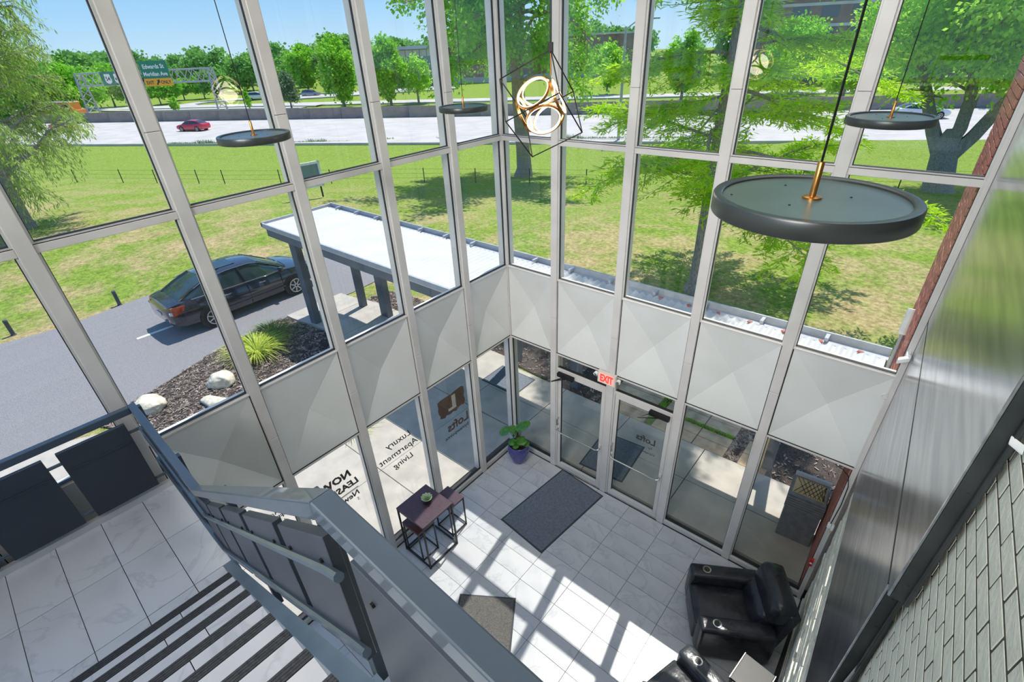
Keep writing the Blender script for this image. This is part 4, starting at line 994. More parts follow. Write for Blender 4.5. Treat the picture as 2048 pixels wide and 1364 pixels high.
cd = thing('conduit_run', 'dark conduits and clamps running down behind the steel cladding edge', 'conduit', (5.07, -3.09, 2.6), world_coords=True)
for k, (o1, yy) in enumerate(((0.045, -3.20), (0.062, -3.225))):
    MB().tube([(sx(o1, yy), yy, 2.45), (sx(o1, yy), yy, 3.1), (sx(o1, yy - 0.02), yy - 0.03, 3.45), (sx(0.08, yy), yy + 0.04, 3.75), (sx(0.08, yy), yy + 0.06, 4.1)], 0.011, 10).build('conduit', 'steel_edge' if k else 'galv', cd, smooth=True)
for zc in (2.78, 3.02):
    yy = -3.213; x0 = sx(0.03, yy); MB().box(x0, x0 + 0.07, yy - 0.06, yy + 0.05, zc, zc + 0.06).build('clamp', 'black_metal', cd, bevel=0.008)
wf = solo(MB().hexa([(sx(0.055, -3.23), -3.285, 5.36), (sx(0.088, -3.3), -3.33, 5.36), (sx(0.088, -3.3), -3.31, 5.38), (sx(0.055, -3.23), -3.265, 5.38), (sx(0.055, -3.23), -3.285, 5.366), (sx(0.088, -3.3), -3.33, 5.368), (sx(0.088, -3.3), -3.31, 5.39), (sx(0.055, -3.23), -3.265, 5.388)]), 'panel_bracket', 'plastic_white', 'white bent strap holding the steel cladding off the brick', 'bracket', bevel=0.002, loc=(5.19, -3.3, 5.38))
cdo = thing('outside_conduit', 'grey pipe clamped upright on the red brick pier outside', 'pipe', (4.93, 0.75, 3.1), world_coords=True)
MB().tube([(4.915, 0.75, 2.72), (4.915, 0.75, 3.35), (4.915, 0.86, 3.75)], 0.022, 10).build('pipe', 'galv', cdo, smooth=True); MB().tube([(4.915, 0.86, 3.75), (4.915, 0.95, 4.02)], 0.045, 12).build('fitting', 'plastic_white', cdo, smooth=True)
for zc in (2.9, 3.3): MB().box(4.885, 4.940, 0.71, 0.79, zc, zc + 0.03).build('strap', 'plastic_white', cdo)

# ------------------------------------------------------------------ litter bin outside the end pane
bn = thing('litter_bin', 'dark slatted plastic litter bin on the walk outside the end pane', 'bin', (4.66, 1.16, 0.0), 0.06)
w = 0.235
MB().box(-w, w, -w, w, 0.0, 0.62).build('body', 'plastic_dark', bn, bevel=0.012)
for k in range(5): MB().box(-w - 0.012, w + 0.012, -w - 0.012, w + 0.012, 0.64 + k * 0.045, 0.67 + k * 0.045).build('slat', 'plastic_dark', bn, bevel=0.004)
MB().box(-w + 0.02, w - 0.02, -w + 0.02, w - 0.02, 0.60, 0.88).build('liner', 'black_plastic', bn)
MB().box(-w, w, -w, w, 0.865, 0.90).build('hood', 'plastic_dark', bn, bevel=0.006)
MB().box(-w + 0.03, w - 0.03, -w + 0.05, w - 0.08, 0.90, 0.905).build('ash_tray', 'limestone_block', bn)
for k in range(7):
    x = -w + 0.05 + k * 0.06
    MB().tube([(x, -w + 0.06, 0.910), (min(x + 0.16, w - 0.04), w - 0.09, 0.910)], 0.004, 5).build('mesh_wire', 'iron', bn); MB().tube([(min(x + 0.16, w - 0.04), -w + 0.06, 0.910), (x, w - 0.09, 0.910)], 0.004, 5).build('mesh_wire', 'iron', bn)
MB().box(-w, w, w - 0.05, w, 0.90, 0.96).build('hinge_bar', 'canopy_trim', bn, bevel=0.006)
# limestone pier beside the far canopy column
lp = thing('stone_pier', 'short pier of tan limestone blocks beside a grey canopy column', 'pier', (3.78, 2.30, -0.05))
for k in range(4): MB().box(-0.10, 0.075, -0.16, 0.16, 0.02 + k * 0.30, 0.31 + k * 0.30).build('block', 'limestone_block', lp, bevel=0.008)
lp2 = thing('stone_pier', 'tan limestone block pier seen through the light above the first door', 'pier', (-0.62, 3.35, -0.07))
for k in range(3): MB().box(-0.18, 0.18, -0.14, 0.14, 0.02 + k * 0.22, 0.23 + k * 0.22).build('block', 'limestone_block', lp2, bevel=0.01)

# ------------------------------------------------------------------ rocks, lilies, bollards in the bed
def rock(label, loc, size, seed, rz):
    r2 = np.random.default_rng(seed); bm = bmesh.new(); bmesh.ops.create_icosphere(bm, subdivisions=4, radius=1.0)
    dirs = r2.normal(size=(14, 3)); dirs /= np.linalg.norm(dirs, axis=1)[:, None]; lim = r2.uniform(0.62, 0.95, 14)
    ph = r2.uniform(0, 6, 9)
    for v in bm.verts:
        p = np.array(v.co); q = p.copy()
        for d, l_ in zip(dirs, lim):
            e = p @ d - l_
            if e > 0: p = p - d * e * 0.85
        nz = 0.05 * math.sin(q[0] * 5 + ph[0]) * math.sin(q[1] * 6 + ph[1]) + 0.035 * math.sin(q[2] * 11 + ph[2]) * math.sin(q[0] * 9 + ph[3]) + 0.02 * math.sin(q[1] * 19 + ph[4]) * math.sin(q[0] * 21 + ph[5])
        v.co = Vector(p * (1 + nz)); v.co = Vector((v.co.x * size[0], v.co.y * size[1], max(v.co.z, -0.4) * size[2]))
    me = bpy.data.meshes.new('boulder'); bm.to_mesh(me); bm.free()
    for p in me.polygons: p.use_smooth = True
    o = link_mesh('boulder', me, 'rock'); o.location = loc; o.rotation_euler = (0, 0, rz)
    tag(o, label, 'rock', 'boulders in the mulch bed')
rock('long pale limestone boulder at the street end of the mulch bed', (-7.42, -4.02, 0.0), (0.50, 0.27, 0.20), 3, 0.25)
rock('craggy white boulder standing tallest in the middle of the mulch bed', (-6.98, -2.62, 0.02), (0.34, 0.28, 0.26), 8, 0.9)
rock('low white boulder half hidden by the window sill, nearest the building', (-6.25, -3.02, -0.03), (0.46, 0.21, 0.15), 12, 0.4)
def lily(label, loc, n, R, H, m, seed):
    r2 = np.random.default_rng(seed); V = []; F = []
    for k in range(n):
        a = r2.uniform(0, 2 * PI); d = np.array([math.cos(a), math.sin(a), 0]); s = np.array([-d[1], d[0], 0]); r0 = r2.uniform(0, 0.35) * R; b = d * r0
        L = r2.uniform(0.6, 1.1); out = R * L; h = H * r2.uniform(0.7, 1.1); w = 0.015; prev = None
        for i in range(6):
            f = i / 5; c = b + d * out * f ** 1.4 + np.array([0, 0, h * (1.55 * f - 0.95 * f * f * (0.7 + L * 0.45))]); ww = w * (1 - f * 0.85)
            q = len(V); V += [c - s * ww, c + s * ww]
            if prev is not None: F.append((prev, prev + 1, q + 1, q))
            prev = q
    o = thing('lily_clump', label, 'plant', loc, group='grassy clumps in the mulch bed')
    link_mesh('blades', np_mesh('blades', V, F), m, o, 'stuff')
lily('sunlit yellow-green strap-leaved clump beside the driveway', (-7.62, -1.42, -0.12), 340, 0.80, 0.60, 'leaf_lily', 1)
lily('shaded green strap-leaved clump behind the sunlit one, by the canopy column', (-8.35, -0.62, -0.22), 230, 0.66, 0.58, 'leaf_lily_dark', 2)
lily('small yellow-green clump close to the building, seen above the script lettering', (-3.05, -1.62, -0.06), 150, 0.50, 0.42, 'leaf_lily', 3)
for i, (x, y, lb) in enumerate(((-15.15, -2.59, 'grey post light at the lawn edge, the one nearer the car'), (-15.52, -5.32, 'grey post light at the lawn edge, farthest left beside the willow shade'))):
    t = thing('bollard_light', lb, 'bollard', (x, y, -0.35), group='post lights along the driveway')
    MB().lathe([(0.055, 0.0), (0.055, 0.44), (0.058, 0.445), (0.058, 0.50), (0.050, 0.515), (0.0001, 0.52)], 16).build('shaft', 'bollard', t, smooth=True); MB().lathe([(0.075, 0), (0.075, 0.02), (0.055, 0.025)], 16).build('collar', 'bollard', t)

# ------------------------------------------------------------------ cars
def ring_sec(x, w, zb, zt, crown=0.03):
    return [(x, -w * 0.80, zb), (x, -w * 0.97, zb + 0.08), (x, -w, zb + (zt - zb) * 0.45), (x, -w * 0.985, zb + (zt - zb) * 0.72), (x, -w * 0.90, zt - 0.015), (x, -w * 0.78, zt), (x, 0, zt + crown),
            (x, w * 0.78, zt), (x, w * 0.90, zt - 0.015), (x, w * 0.985, zb + (zt - zb) * 0.72), (x, w, zb + (zt - zb) * 0.45), (x, w * 0.97, zb + 0.08), (x, w * 0.80, zb)]
def car(name, label, loc, rz, paint, detail=False, scale=1.0, kind='sedan', group=None):
    t = thing(name, label, 'car', loc, rz, group); t.scale = (scale,) * 3
    st_ = [(-2.42, .66, .44, .86), (-2.34, .80, .32, .97), (-2.10, .88, .25, 1.02), (-1.5, .91, .22, 1.01), (-.6, .92, .20, .97), (.5, .92, .20, .95), (1.15, .91, .20, .95), (1.75, .88, .22, .88), (2.15, .80, .25, .78), (2.34, .70, .30, .68), (2.42, .56, .40, .58)]
    top = [(-2.02, .60, 1.035, .70), (-1.62, .58, 1.22, .76), (-1.15, .57, 1.385, .79), (-.55, .59, 1.455, .80), (.10, .58, 1.45, .80), (.45, .57, 1.40, .80), (.85, .58, 1.20, .79), (1.28, .62, .975, .74)]
    if kind == 'suv':
        st_ = [(-2.3, .78, .45, .98), (-2.22, .88, .34, 1.08), (-1.6, .93, .28, 1.12), (0, .94, .26, 1.08), (1.2, .93, .26, 1.06), (1.9, .88, .28, 1.0), (2.2, .78, .36, .86)]
        top = [(-2.2, .66, 1.12, .80), (-1.95, .66, 1.55, .80), (-1.3, .68, 1.70, .82), (.0, .66, 1.70, .82), (.6, .62, 1.50, .80), (1.2, .62, 1.08, .76)]
    MB().loft([ring_sec(*s) for s in st_]).build('body', paint, t, smooth=True)
    def gsec(x, wt, zt, wb):
        zb = 0.90; return [(x, -wb, zb), (x, -(wb + wt) / 2 - 0.01, (zb + zt) / 2), (x, -wt, zt - 0.025), (x, -wt * 0.8, zt), (x, 0, zt + 0.02), (x, wt * 0.8, zt), (x, wt, zt - 0.025), (x, (wb + wt) / 2 + 0.01, (zb + zt) / 2), (x, wb, zb)]
    MB().loft([gsec(*s) for s in top]).build('windows', 'car_glass', t, smooth=True)
    i0, i1 = (2, 5) if kind == 'sedan' else (1, 4)
    rr = []
    for x, wt, zt, wb in top[i0:i1 + 1]:
        rr.append([(x, -wt * 1.02 - 0.01, zt - 0.03), (x, -wt * 0.82, zt + 0.008), (x, 0, zt + 0.028), (x, wt * 0.82, zt + 0.008), (x, wt * 1.02 + 0.01, zt - 0.03), (x, wt, zt - 0.045), (x, 0, zt + 0.005), (x, -wt, zt - 0.045)])
    MB().loft(rr).build('roof', paint, t, smooth=True)
    for s in (-1, 1):
        def at(i, f): x, wt, zt, wb = top[i]; return (x, s * (wb + (wt - wb) * f + 0.008), 0.90 + (zt - 0.02 - 0.90) * f)
        MB().tube([at(0, 0.9), at(1, 0.98), at(2, 1.0)] if kind == 'sedan' else [at(0, 0.2), at(1, 1.0)], 0.045, 6).build('rear_pillar', paint, t, smooth=True)
        MB().tube([at(-1, 0.9), at(-2, 1.0), at(-3, 1.0)], 0.034, 6).build('front_pillar', paint, t, smooth=True)
        MB().tube([(-0.12, s * 0.805, 0.93), (-0.16, s * 0.72, 1.20), (-0.20, s * 0.605, 1.425 if kind == 'sedan' else 1.66)], 0.032, 6).build('middle_pillar', 'black_plastic' if detail else paint, t)
        if detail:
            MB().tube([(-1.75, s * 0.845, 1.03), (-0.6, s * 0.850, 0.985), (0.5, s * 0.850, 0.965), (1.18, s * 0.815, 0.965)], 0.013, 6).build('waist_trim', 'car_trim', t, smooth=True)
            MB().tube([(-1.55, s * 0.70, 1.255), (-1.10, s * 0.60, 1.385), (-0.5, s * 0.615, 1.44), (0.15, s * 0.61, 1.432), (0.5, s * 0.62, 1.36), (0.95, s * 0.70, 1.13), (1.2, s * 0.78, 0.98)], 0.011, 6).build('drip_trim', 'car_trim', t, smooth=True)
            for xh in (-0.78, 0.32): MB().tube([(xh - 0.10, s * 0.915, 0.83), (xh, s * 0.945, 0.835), (xh + 0.10, s * 0.915, 0.83)], 0.014, 6).build('door_handle', 'car_trim', t, smooth=True)
            for xl in (-1.28, -0.14, 0.95): MB().box(xl - 0.005, xl + 0.005, s * 0.905 - 0.015, s * 0.905 + 0.017, 0.32, 0.92).build('door_gap', 'black_plastic', t)
            MB().box(-1.0, 1.0, s * 0.92 - 0.012, s * 0.92 + 0.010, 0.42, 0.46).build('side_moulding', paint, t, bevel=0.004)
            MB().loft([[(0.92, s * 0.86, 0.96), (1.02, s * 0.86, 0.96), (1.02, s * 0.86, 1.08), (0.92, s * 0.86, 1.08)], [(0.96, s * 1.03, 0.98), (1.03, s * 1.02, 0.98), (1.03, s * 1.02, 1.09), (0.96, s * 1.03, 1.10)]]).build('wing_mirror', paint, t, bevel=0.01)
            MB().loft([[(-2.40, s * 0.52, 0.74), (-2.40, s * 0.52, 0.92), (-2.36, s * 0.56, 0.93), (-2.36, s * 0.56, 0.73)], [(-2.33, s * 0.83, 0.70), (-2.31, s * 0.82, 0.95), (-2.25, s * 0.82, 0.95), (-2.26, s * 0.84, 0.70)], [(-2.05, s * 0.895, 0.80), (-1.98, s * 0.885, 0.95), (-1.96, s * 0.86, 0.95), (-2.02, s * 0.87, 0.80)]]).build('tail_lamp', 'lamp_red', t, smooth=True)
            MB().tube([(-2.31, s * 0.80, 0.78), (-2.38, s * 0.76, 0.775)], 0.055, 14).build('reversing_lamp', 'lamp_clear', t, smooth=True)
            MB().loft([[(2.36, s * 0.50, 0.60), (2.36, s * 0.50, 0.70), (2.30, s * 0.54, 0.72), (2.30, s * 0.54, 0.60)], [(2.10, s * 0.80, 0.66), (2.02, s * 0.80, 0.80), (1.95, s * 0.80, 0.80), (2.05, s * 0.80, 0.66)]]).build('head_lamp', 'lamp_clear', t, smooth=True)
        for xw in (-1.34, 1.34):
            ys = s * 0.83
            MB().tube([(xw, s * 0.66, 0.34), (xw, s * 0.925, 0.34)], 0.39, 28).build('wheel_arch', 'black_plastic', t)
            wh = MB().tube([(xw, s * 0.70, 0.325), (xw, s * 0.725, 0.325), (xw, s * 0.915, 0.325), (xw, s * 0.935, 0.325)], [0.29, 0.325, 0.325, 0.29], 32).build('wheel', 'tyre', t, smooth=True)
            MB().tube([(xw, s * 0.928, 0.325), (xw, s * 0.940, 0.325)], [0.235, 0.225], 28).build('rim_well', 'black_plastic', wh)
            rim = MB()
            for k in range(28):
                a, b2 = 2 * PI * k / 28, 2 * PI * (k + 1) / 28
                rim.hexa([(xw + r * math.cos(q), y, 0.325 + r * math.sin(q)) for y in (s * 0.936, s * 0.950) for r, q in ((0.205, a), (0.235, a), (0.235, b2), (0.205, b2))])
            for k in range(7 if detail else 5):
                a = 2 * PI * k / (7 if detail else 5); ca, sa = math.cos(a), math.sin(a); hw = 0.022
                rim.hexa([(xw + ca * r - sa * o, y, 0.325 + sa * r + ca * o) for y in (s * 0.938, s * 0.952) for r, o in ((0.03, -hw), (0.21, -hw * 0.8), (0.21, hw * 0.8), (0.03, hw))])
            rim.build('rim', 'rim', wh)
    if detail:
        MB().loft([[(-0.72, -0.33, 1.484), (-0.72, 0.33, 1.484), (-0.72, 0.33, 1.472), (-0.72, -0.33, 1.472)], [(-0.10, -0.33, 1.486), (-0.10, 0.33, 1.486), (-0.10, 0.33, 1.474), (-0.10, -0.33, 1.474)]]).build('sunroof', 'car_glass', t)
        MB().tube([(-0.72, -0.35, 1.482), (-0.72, 0.35, 1.482)], 0.014, 6).build('sunroof_trim', 'car_trim', t)
        MB().box(-2.445, -2.425, -0.16, 0.16, 0.60, 0.70).build('licence_plate', 'lamp_clear', t)
        MB().tube([(-2.385, -0.36, 0.88), (-2.40, 0.0, 0.885), (-2.385, 0.36, 0.88)], 0.018, 6).build('boot_trim', 'car_trim', t, smooth=True)
        MB().tube([(1.30, -0.60, 0.985), (1.34, -0.1, 1.0)], 0.012, 5).build('wiper', 'black_plastic', t); MB().tube([(1.32, 0.05, 1.0), (1.30, 0.58, 0.985)], 0.012, 5).build('wiper', 'black_plastic', t)
    return t
car('sedan_car', 'dark blue-black sedan with a sunroof parked under the end of the canopy', (-11.66, 0.12, -0.33), math.radians(91.2), 'car_paint', True)
# ------------------------------------------------------------------ trees
def leaf_arrays(P, size, aspect=0.5, flat=0.0, droop=0.0, rg=rng, dirs=None):
    n = len(P); u = rg.normal(size=(n, 3)); 
    if dirs is not None: u = dirs + u * 0.45
    u[:, 2] = u[:, 2] * (1 - flat) - droop
    u /= np.linalg.norm(u, axis=1)[:, None] + 1e-9
    nrm = rg.normal(size=(n, 3)); nrm[:, 2] += 1.2 + flat * 4
    v = np.cross(nrm, u); v /= np.linalg.norm(v, axis=1)[:, None] + 1e-9
    s = (size * rg.uniform(0.65, 1.3, n))[:, None]
    V = np.stack([P - u * s * 0.5, P + v * s * 0.5 * aspect, P + u * s * 0.5, P - v * s * 0.5 * aspect], 1).reshape(-1, 3)
    return V, np.arange(n * 4).reshape(-1, 4)
def polyline(rg, p, d, L, n=6, wob=0.12, lift=0.0):
    pts = [np.array(p, float)]; d = np.array(d, float); d /= np.linalg.norm(d)
    for i in range(n):
        d = d + rg.normal(size=3) * wob + np.array([0, 0, lift]); d /= np.linalg.norm(d); pts.append(pts[-1] + d * L / n)
    return np.array(pts), d
def make_tree(name, label, cat_group, loc, trunk_pts, trunk_r, branches, leaf, leaf_m, bark='bark', seed=1, twig=None):
    """branches: list of (start, direction, length, radius, lift); leaf: dict"""
    rg = np.random.default_rng(seed)
    t = thing(name, label, 'tree', loc, group=cat_group)
    mb = MB(); mb.tube(trunk_pts, trunk_r, 12); tr_ = mb.build('trunk', bark, t, smooth=True)
    bmb = MB(); LP = []; LD = []
    for (st_, d, L, r, lift) in branches:
        pts, dd = polyline(rg, st_, d, L, 7, leaf.get('wob', 0.12), lift)
        bmb.tube(list(map(tuple, pts)), list(np.linspace(r, r * 0.25, len(pts))), 6)
        ntw = leaf['twigs']; 
        for k in range(ntw):
            f = leaf.get('start', 0.25) + (1 - leaf.get('start', 0.25)) * (k + rg.uniform()) / ntw
            x = f * (len(pts) - 1); i = min(int(x), len(pts) - 2); p = pts[i] + (pts[i + 1] - pts[i]) * (x - i)
            ax = pts[i + 1] - pts[i]; ax /= np.linalg.norm(ax); sd = np.cross(ax, [0, 0, 1]); sd /= np.linalg.norm(sd) + 1e-9
            q = (sd * (1 if k % 2 else -1) * leaf.get('side', 0.8) + ax * 0.7 + rg.normal(size=3) * leaf.get('spread', 0.3)) ; q[2] = q[2] * leaf.get('zs', 1.0) + leaf.get('hang', 0.0)
            tl = leaf['tlen'] * rg.uniform(0.6, 1.2) * (1.15 - 0.55 * f)
            tp, td = polyline(rg, p, q, tl, 5, leaf.get('twob', 0.15), leaf.get('tlift', 0.0))
            if leaf.get('twigmesh', True): bmb.tube(list(map(tuple, tp)), list(np.linspace(max(r * 0.22, 0.006), 0.003, len(tp))), 4, False)
            m = int(leaf['n'] * rg.uniform(0.7, 1.3)); g_ = rg.uniform(0.1, 1.0, m) * (len(tp) - 1); gi = np.minimum(g_.astype(int), len(tp) - 2)
            base = tp[gi] + (tp[gi + 1] - tp[gi]) * (g_ - gi)[:, None]; jit = rg.normal(size=(m, 3)) * leaf['jit'] * np.array([1, 1, leaf.get('jz', 1.0)])
            LP.append(base + jit); LD.append((tp[gi + 1] - tp[gi]) / (tl / 5) * leaf.get('along', 0.6) + jit / max(leaf['jit'], 1e-3) * 0.5)
    bmb.build('branches', bark, t, smooth=True, kind='stuff')
    LP = np.concatenate(LP); LD = np.concatenate(LD)
    V, F = leaf_arrays(LP, leaf['size'], leaf.get('aspect', 0.5), leaf.get('flat', 0.0), leaf.get('droop', 0.0), rg, LD)
    link_mesh('foliage', np_mesh('foliage', V, F), leaf_m, t, 'stuff')
    return t
r5 = np.random.default_rng(11)
# feathery cypress by the right wall
br = []
for k in range(74):
    z = 2.6 + 12.5 * (k / 73) ** 0.95; a = k * 2.399 + r5.uniform(-0.3, 0.3); L = (5.6 if z < 8 else 5.6 - (z - 8) * 0.45) * r5.uniform(0.7, 1.1)
    if z < 3.8: L *= 0.75
    if z > 4.5 and math.sin(a) < 0.15: L = min(L, max(1.3, 3.5 - (z - 4.5) * 0.40))
    br.append(((0.0, 0.0, z), (math.cos(a), math.sin(a), r5.uniform(-0.05, 0.30)), L, 0.055 * r5.uniform(0.7, 1.3), -0.03))
make_tree('cypress_tree', 'tall feathery bright green cypress close outside the right window wall', None, (0.02, 8.75, -0.12),
          [(0, 0, 0), (0.02, 0, 0.35), (0.0, 0.02, 1.2), (-0.02, 0.0, 4), (0.03, -0.03, 8), (0, 0, 12), (0, 0, 16)], [0.42, 0.31, 0.27, 0.25, 0.21, 0.14, 0.03], br,
          dict(twigs=24, tlen=1.3, n=84, jit=0.11, jz=0.5, size=0.19, aspect=0.22, flat=0.55, droop=0.05, side=1.0, zs=0.35, hang=-0.06, start=0.22, tlift=-0.03, twob=0.10, along=0.7), 'leaf_cypress', 'bark', 3)
# broad tree beyond the window corner
br = []
for k in range(34):
    z = 6.5 + 11 * (k / 33); a = k * 2.399; L = r5.uniform(4.5, 7.5) * (1.0 if z < 14 else 0.7)
    br.append(((0.1, 0.0, z), (math.cos(a), math.sin(a), r5.uniform(0.1, 0.8)), L, 0.12, -0.02 if z > 9 else -0.06))
for k, a in enumerate((5.0, 5.35, 5.65, 4.7, 4.4, 5.9, 5.2, 4.9)): br.append(((0.1, 0.0, 9.5 + 0.5 * k), (math.cos(a), math.sin(a), 0.35), 9.5 + 0.3 * (k % 4), 0.15, -0.03))
for a in (3.9, 4.3, 2.9, 3.4): br.append(((0.0, 0.0, 9.0), (math.cos(a), math.sin(a), 0.35), 6.8, 0.10, -0.17))
make_tree('poplar_tree', 'big grey-trunked shade tree seen straight through the window corner', None, (-20.1, 25.31, -2.25),
          [(0, 0, 0), (0.1, 0, 0.6), (0.0, 0.02, 2), (-0.25, 0.0, 5), (-0.35, -0.03, 8), (0.3, 0, 12), (0.2, 0, 18)], [0.75, 0.58, 0.52, 0.47, 0.42, 0.26, 0.08], br,
          dict(twigs=15, tlen=2.0, n=60, jit=0.32, size=0.24, aspect=0.75, droop=0.25, side=0.8, spread=0.6, start=0.3, tlift=-0.06), 'leaf_poplar', 'bark_warm', 5)
# three-stemmed tree at the right
t3 = make_tree('maple_tree', 'three-stemmed broad tree standing at the far right of the lawn', None, (4.85, 30.0, -1.62),
          [(0, 0, 0), (-0.12, 0.0, 0.5), (-0.28, 0.0, 1.5), (-0.48, 0.0, 2.8), (-0.5, 0, 3.5)], [0.95, 0.70, 0.62, 0.55, 0.22],
          [((-0.62, 0, 2.3), (-0.36, 0.1, 1), 8, 0.36, 0.0), ((-0.45, 0, 2.3), (0.02, 0.1, 1), 9, 0.38, 0.0), ((-0.25, 0, 2.0), (0.72, 0.0, 1), 10, 0.36, 0.03)] +
          [((-0.6 + r5.uniform(-1.5, 3.5), r5.uniform(-0.5, 0.5), r5.uniform(5.6, 12)), (math.cos(a * 2.4), math.sin(a * 2.4), r5.uniform(0.0, 0.5)), r5.uniform(4, 7.5), 0.10, -0.03) for a in range(44)],
          dict(twigs=16, tlen=2.2, n=86, jit=0.36, size=0.21, aspect=0.75, droop=0.2, spread=0.6, start=0.32, tlift=-0.04), 'leaf_right', 'bark', 9)
# willow at the left
br = []
for k in range(38):
    z = 2.2 + 8.0 * (k / 37); a = k * 2.399; L = r5.uniform(3.6, 5.6)
    br.append(((0.05, 0.05, z * 0.8), (math.cos(a), math.sin(a), r5.uniform(0.5, 1.1)), L, 0.10, -0.045))
make_tree('willow_tree', 'drooping thin-leaved willow at the left edge beyond the driveway', None, (-29.8, -2.5, -0.36),
          [(0, 0, 0), (0.05, 0, 0.5), (0.2, 0.02, 2), (-0.1, 0.2, 4.5), (-0.2, 0.1, 7), (0, 0, 9.6)], [0.40, 0.32, 0.28, 0.22, 0.14, 0.05], br,
          dict(twigs=19, tlen=2.2, n=46, jit=0.12, size=0.22, aspect=0.22, droop=0.9, hang=-0.55, spread=0.5, side=0.6, start=0.35, tlift=-0.22, twob=0.12), 'leaf_willow', 'bark', 21)

# ---- trees across the highway: a few crown shapes, copied
def crown_tree(name, label, loc, H, W, n, size, leaf_m, seed, group, shape='round', trunk=0.22, parent_mesh=None):
    rg = np.random.default_rng(seed); t = thing(name, label, 'tree', loc, group=group)
    zb = H * trunk
    MB().tube([(0, 0, -0.1), (0.02, 0, zb), (0, 0, H * 0.7)], [H * 0.022 + 0.05, H * 0.018 + 0.03, 0.03], 7).build('trunk', 'bark', t, smooth=True)
    nb_ = 46; C = []
    for k in range(nb_):
        while True:
            p = rg.uniform(-1, 1, 3)
            if p @ p < 1: break
        C.append(p / max(np.linalg.norm(p), 1e-3) * (np.linalg.norm(p) ** 0.55))
    C = np.array(C)
    if shape == 'cone': C[:, :2] *= (1.0 - 0.5 * (C[:, 2:3] + 1) / 2 * 1.5).clip(0.12, 1)
    if shape == 'oval': C[:, :2] *= (1.0 - 0.25 * (C[:, 2:3] + 0.3)).clip(0.4, 1.1)
    ctr = np.stack([C[:, 0] * W / 2 * 0.8, C[:, 1] * W / 2 * 0.8, zb * 0.75 + (H - zb * 0.75) * (0.5 + C[:, 2] * 0.43)], 1)
    P = ctr[rg.integers(0, nb_, n)] + rg.normal(size=(n, 3)) * np.array([W, W, (H - zb)]) * 0.068
    V, F = leaf_arrays(P, size, 0.8, 0.0, 0.1, rg)
    link_mesh('foliage', np_mesh('foliage', V, F), leaf_m, t, 'stuff'); return t
ZF = -3.36
FG = 'young trees along the far road'
crown_tree('street_tree', 'large oval bright green tree behind the barrier, left of its twin', (-92.5, 57.8, ZF), 12.6, 8.6, 9000, 0.52, 'leaf_far', 31, FG, 'oval', 0.12)
crown_tree('street_tree', 'large oval bright green tree behind the barrier, right of its twin', (-84.1, 63.1, ZF), 11.7, 7.6, 9000, 0.48, 'leaf_far', 32, FG, 'oval', 0.14)
crown_tree('street_tree', 'small round tree in front of the brick building with the flat roof', (-81.0, 67.6, ZF), 8.6, 6.2, 4500, 0.44, 'leaf_right', 33, FG, 'round', 0.26)
crown_tree('spruce_tree', 'grey-green bushy conifer left of the two large oval trees', (-100.6, 50.8, ZF), 7.0, 6.2, 5200, 0.42, 'leaf_spruce', 34, None, 'cone', 0.2)
crown_tree('sapling_tree', 'thin sapling beside the white car beyond the highway', (-107.0, 45.3, ZF), 4.4, 1.9, 900, 0.32, 'leaf_far', 35, 'saplings across the highway', 'cone', 0.2)
crown_tree('sapling_tree', 'thin sapling left of the gantry, on the inner side of the curved drive', (-119.4, 35.9, ZF), 3.4, 2.0, 900, 0.30, 'leaf_far', 36, 'saplings across the highway', 'round', 0.35)
crown_tree('park_tree', 'leafy tree above the white car, right of the gantry tower', (-164.1, 73.9, ZF), 10.6, 11.5, 5200, 0.72, 'leaf_belt', 37, 'park trees beyond the gantry', 'round', 0.25)
crown_tree('park_tree', 'tree directly behind the right gantry tower', (-147.4, 55.9, ZF), 7.6, 8.2, 4000, 0.6, 'leaf_belt', 38, 'park trees beyond the gantry', 'round', 0.22)
crown_tree('park_tree', 'green tree in the gap right of the second tall mullion, behind the conifer', (-137.5, 76.7, ZF), 11.5, 11.0, 5200, 0.7, 'leaf_far', 39, 'park trees beyond the gantry', 'round', 0.2)
crown_tree('park_tree', 'darker tree between the conifer and the two large oval trees', (-129.0, 80.0, ZF), 11.0, 10.0, 5000, 0.7, 'leaf_belt', 40, 'park trees beyond the gantry', 'round', 0.2)
for i, (x, y, lb) in enumerate(((-152.3, 43.9, 'leftmost of the four trees in a row under the sign gantry'), (-153.9, 47.6, 'second from left of the four trees in a row under the gantry'),
                               (-161.9, 53.1, 'third from left of the four trees in a row under the gantry'), (-158.9, 57.3, 'rightmost of the four trees in a row under the gantry'))):
    crown_tree('row_tree', lb, (x, y, ZF), 5.6, 6.2, 2600, 0.5, 'leaf_far', 41 + i, 'row of trees under the gantry', 'round', 0.3)
for i, (x, y, H, W, lb) in enumerate(((-146, 27, 10.5, 11, 'bright tree behind the left gantry tower'), (-150, 19, 11.5, 13, 'dark tree mass left of the gantry tower, behind the willow'), (-160, 36, 9.5, 12, 'tree behind the exit signs, left of the mullion'),
                                      (-140, 12, 12.0, 12, 'tree behind the orange bus, farthest left'))):
    crown_tree('roadside_tree', lb, (x, y, ZF), H, W, 5200, 0.66, 'leaf_belt' if i % 2 else 'leaf_far', 51 + i, 'trees along the left roadside', 'round', 0.12)
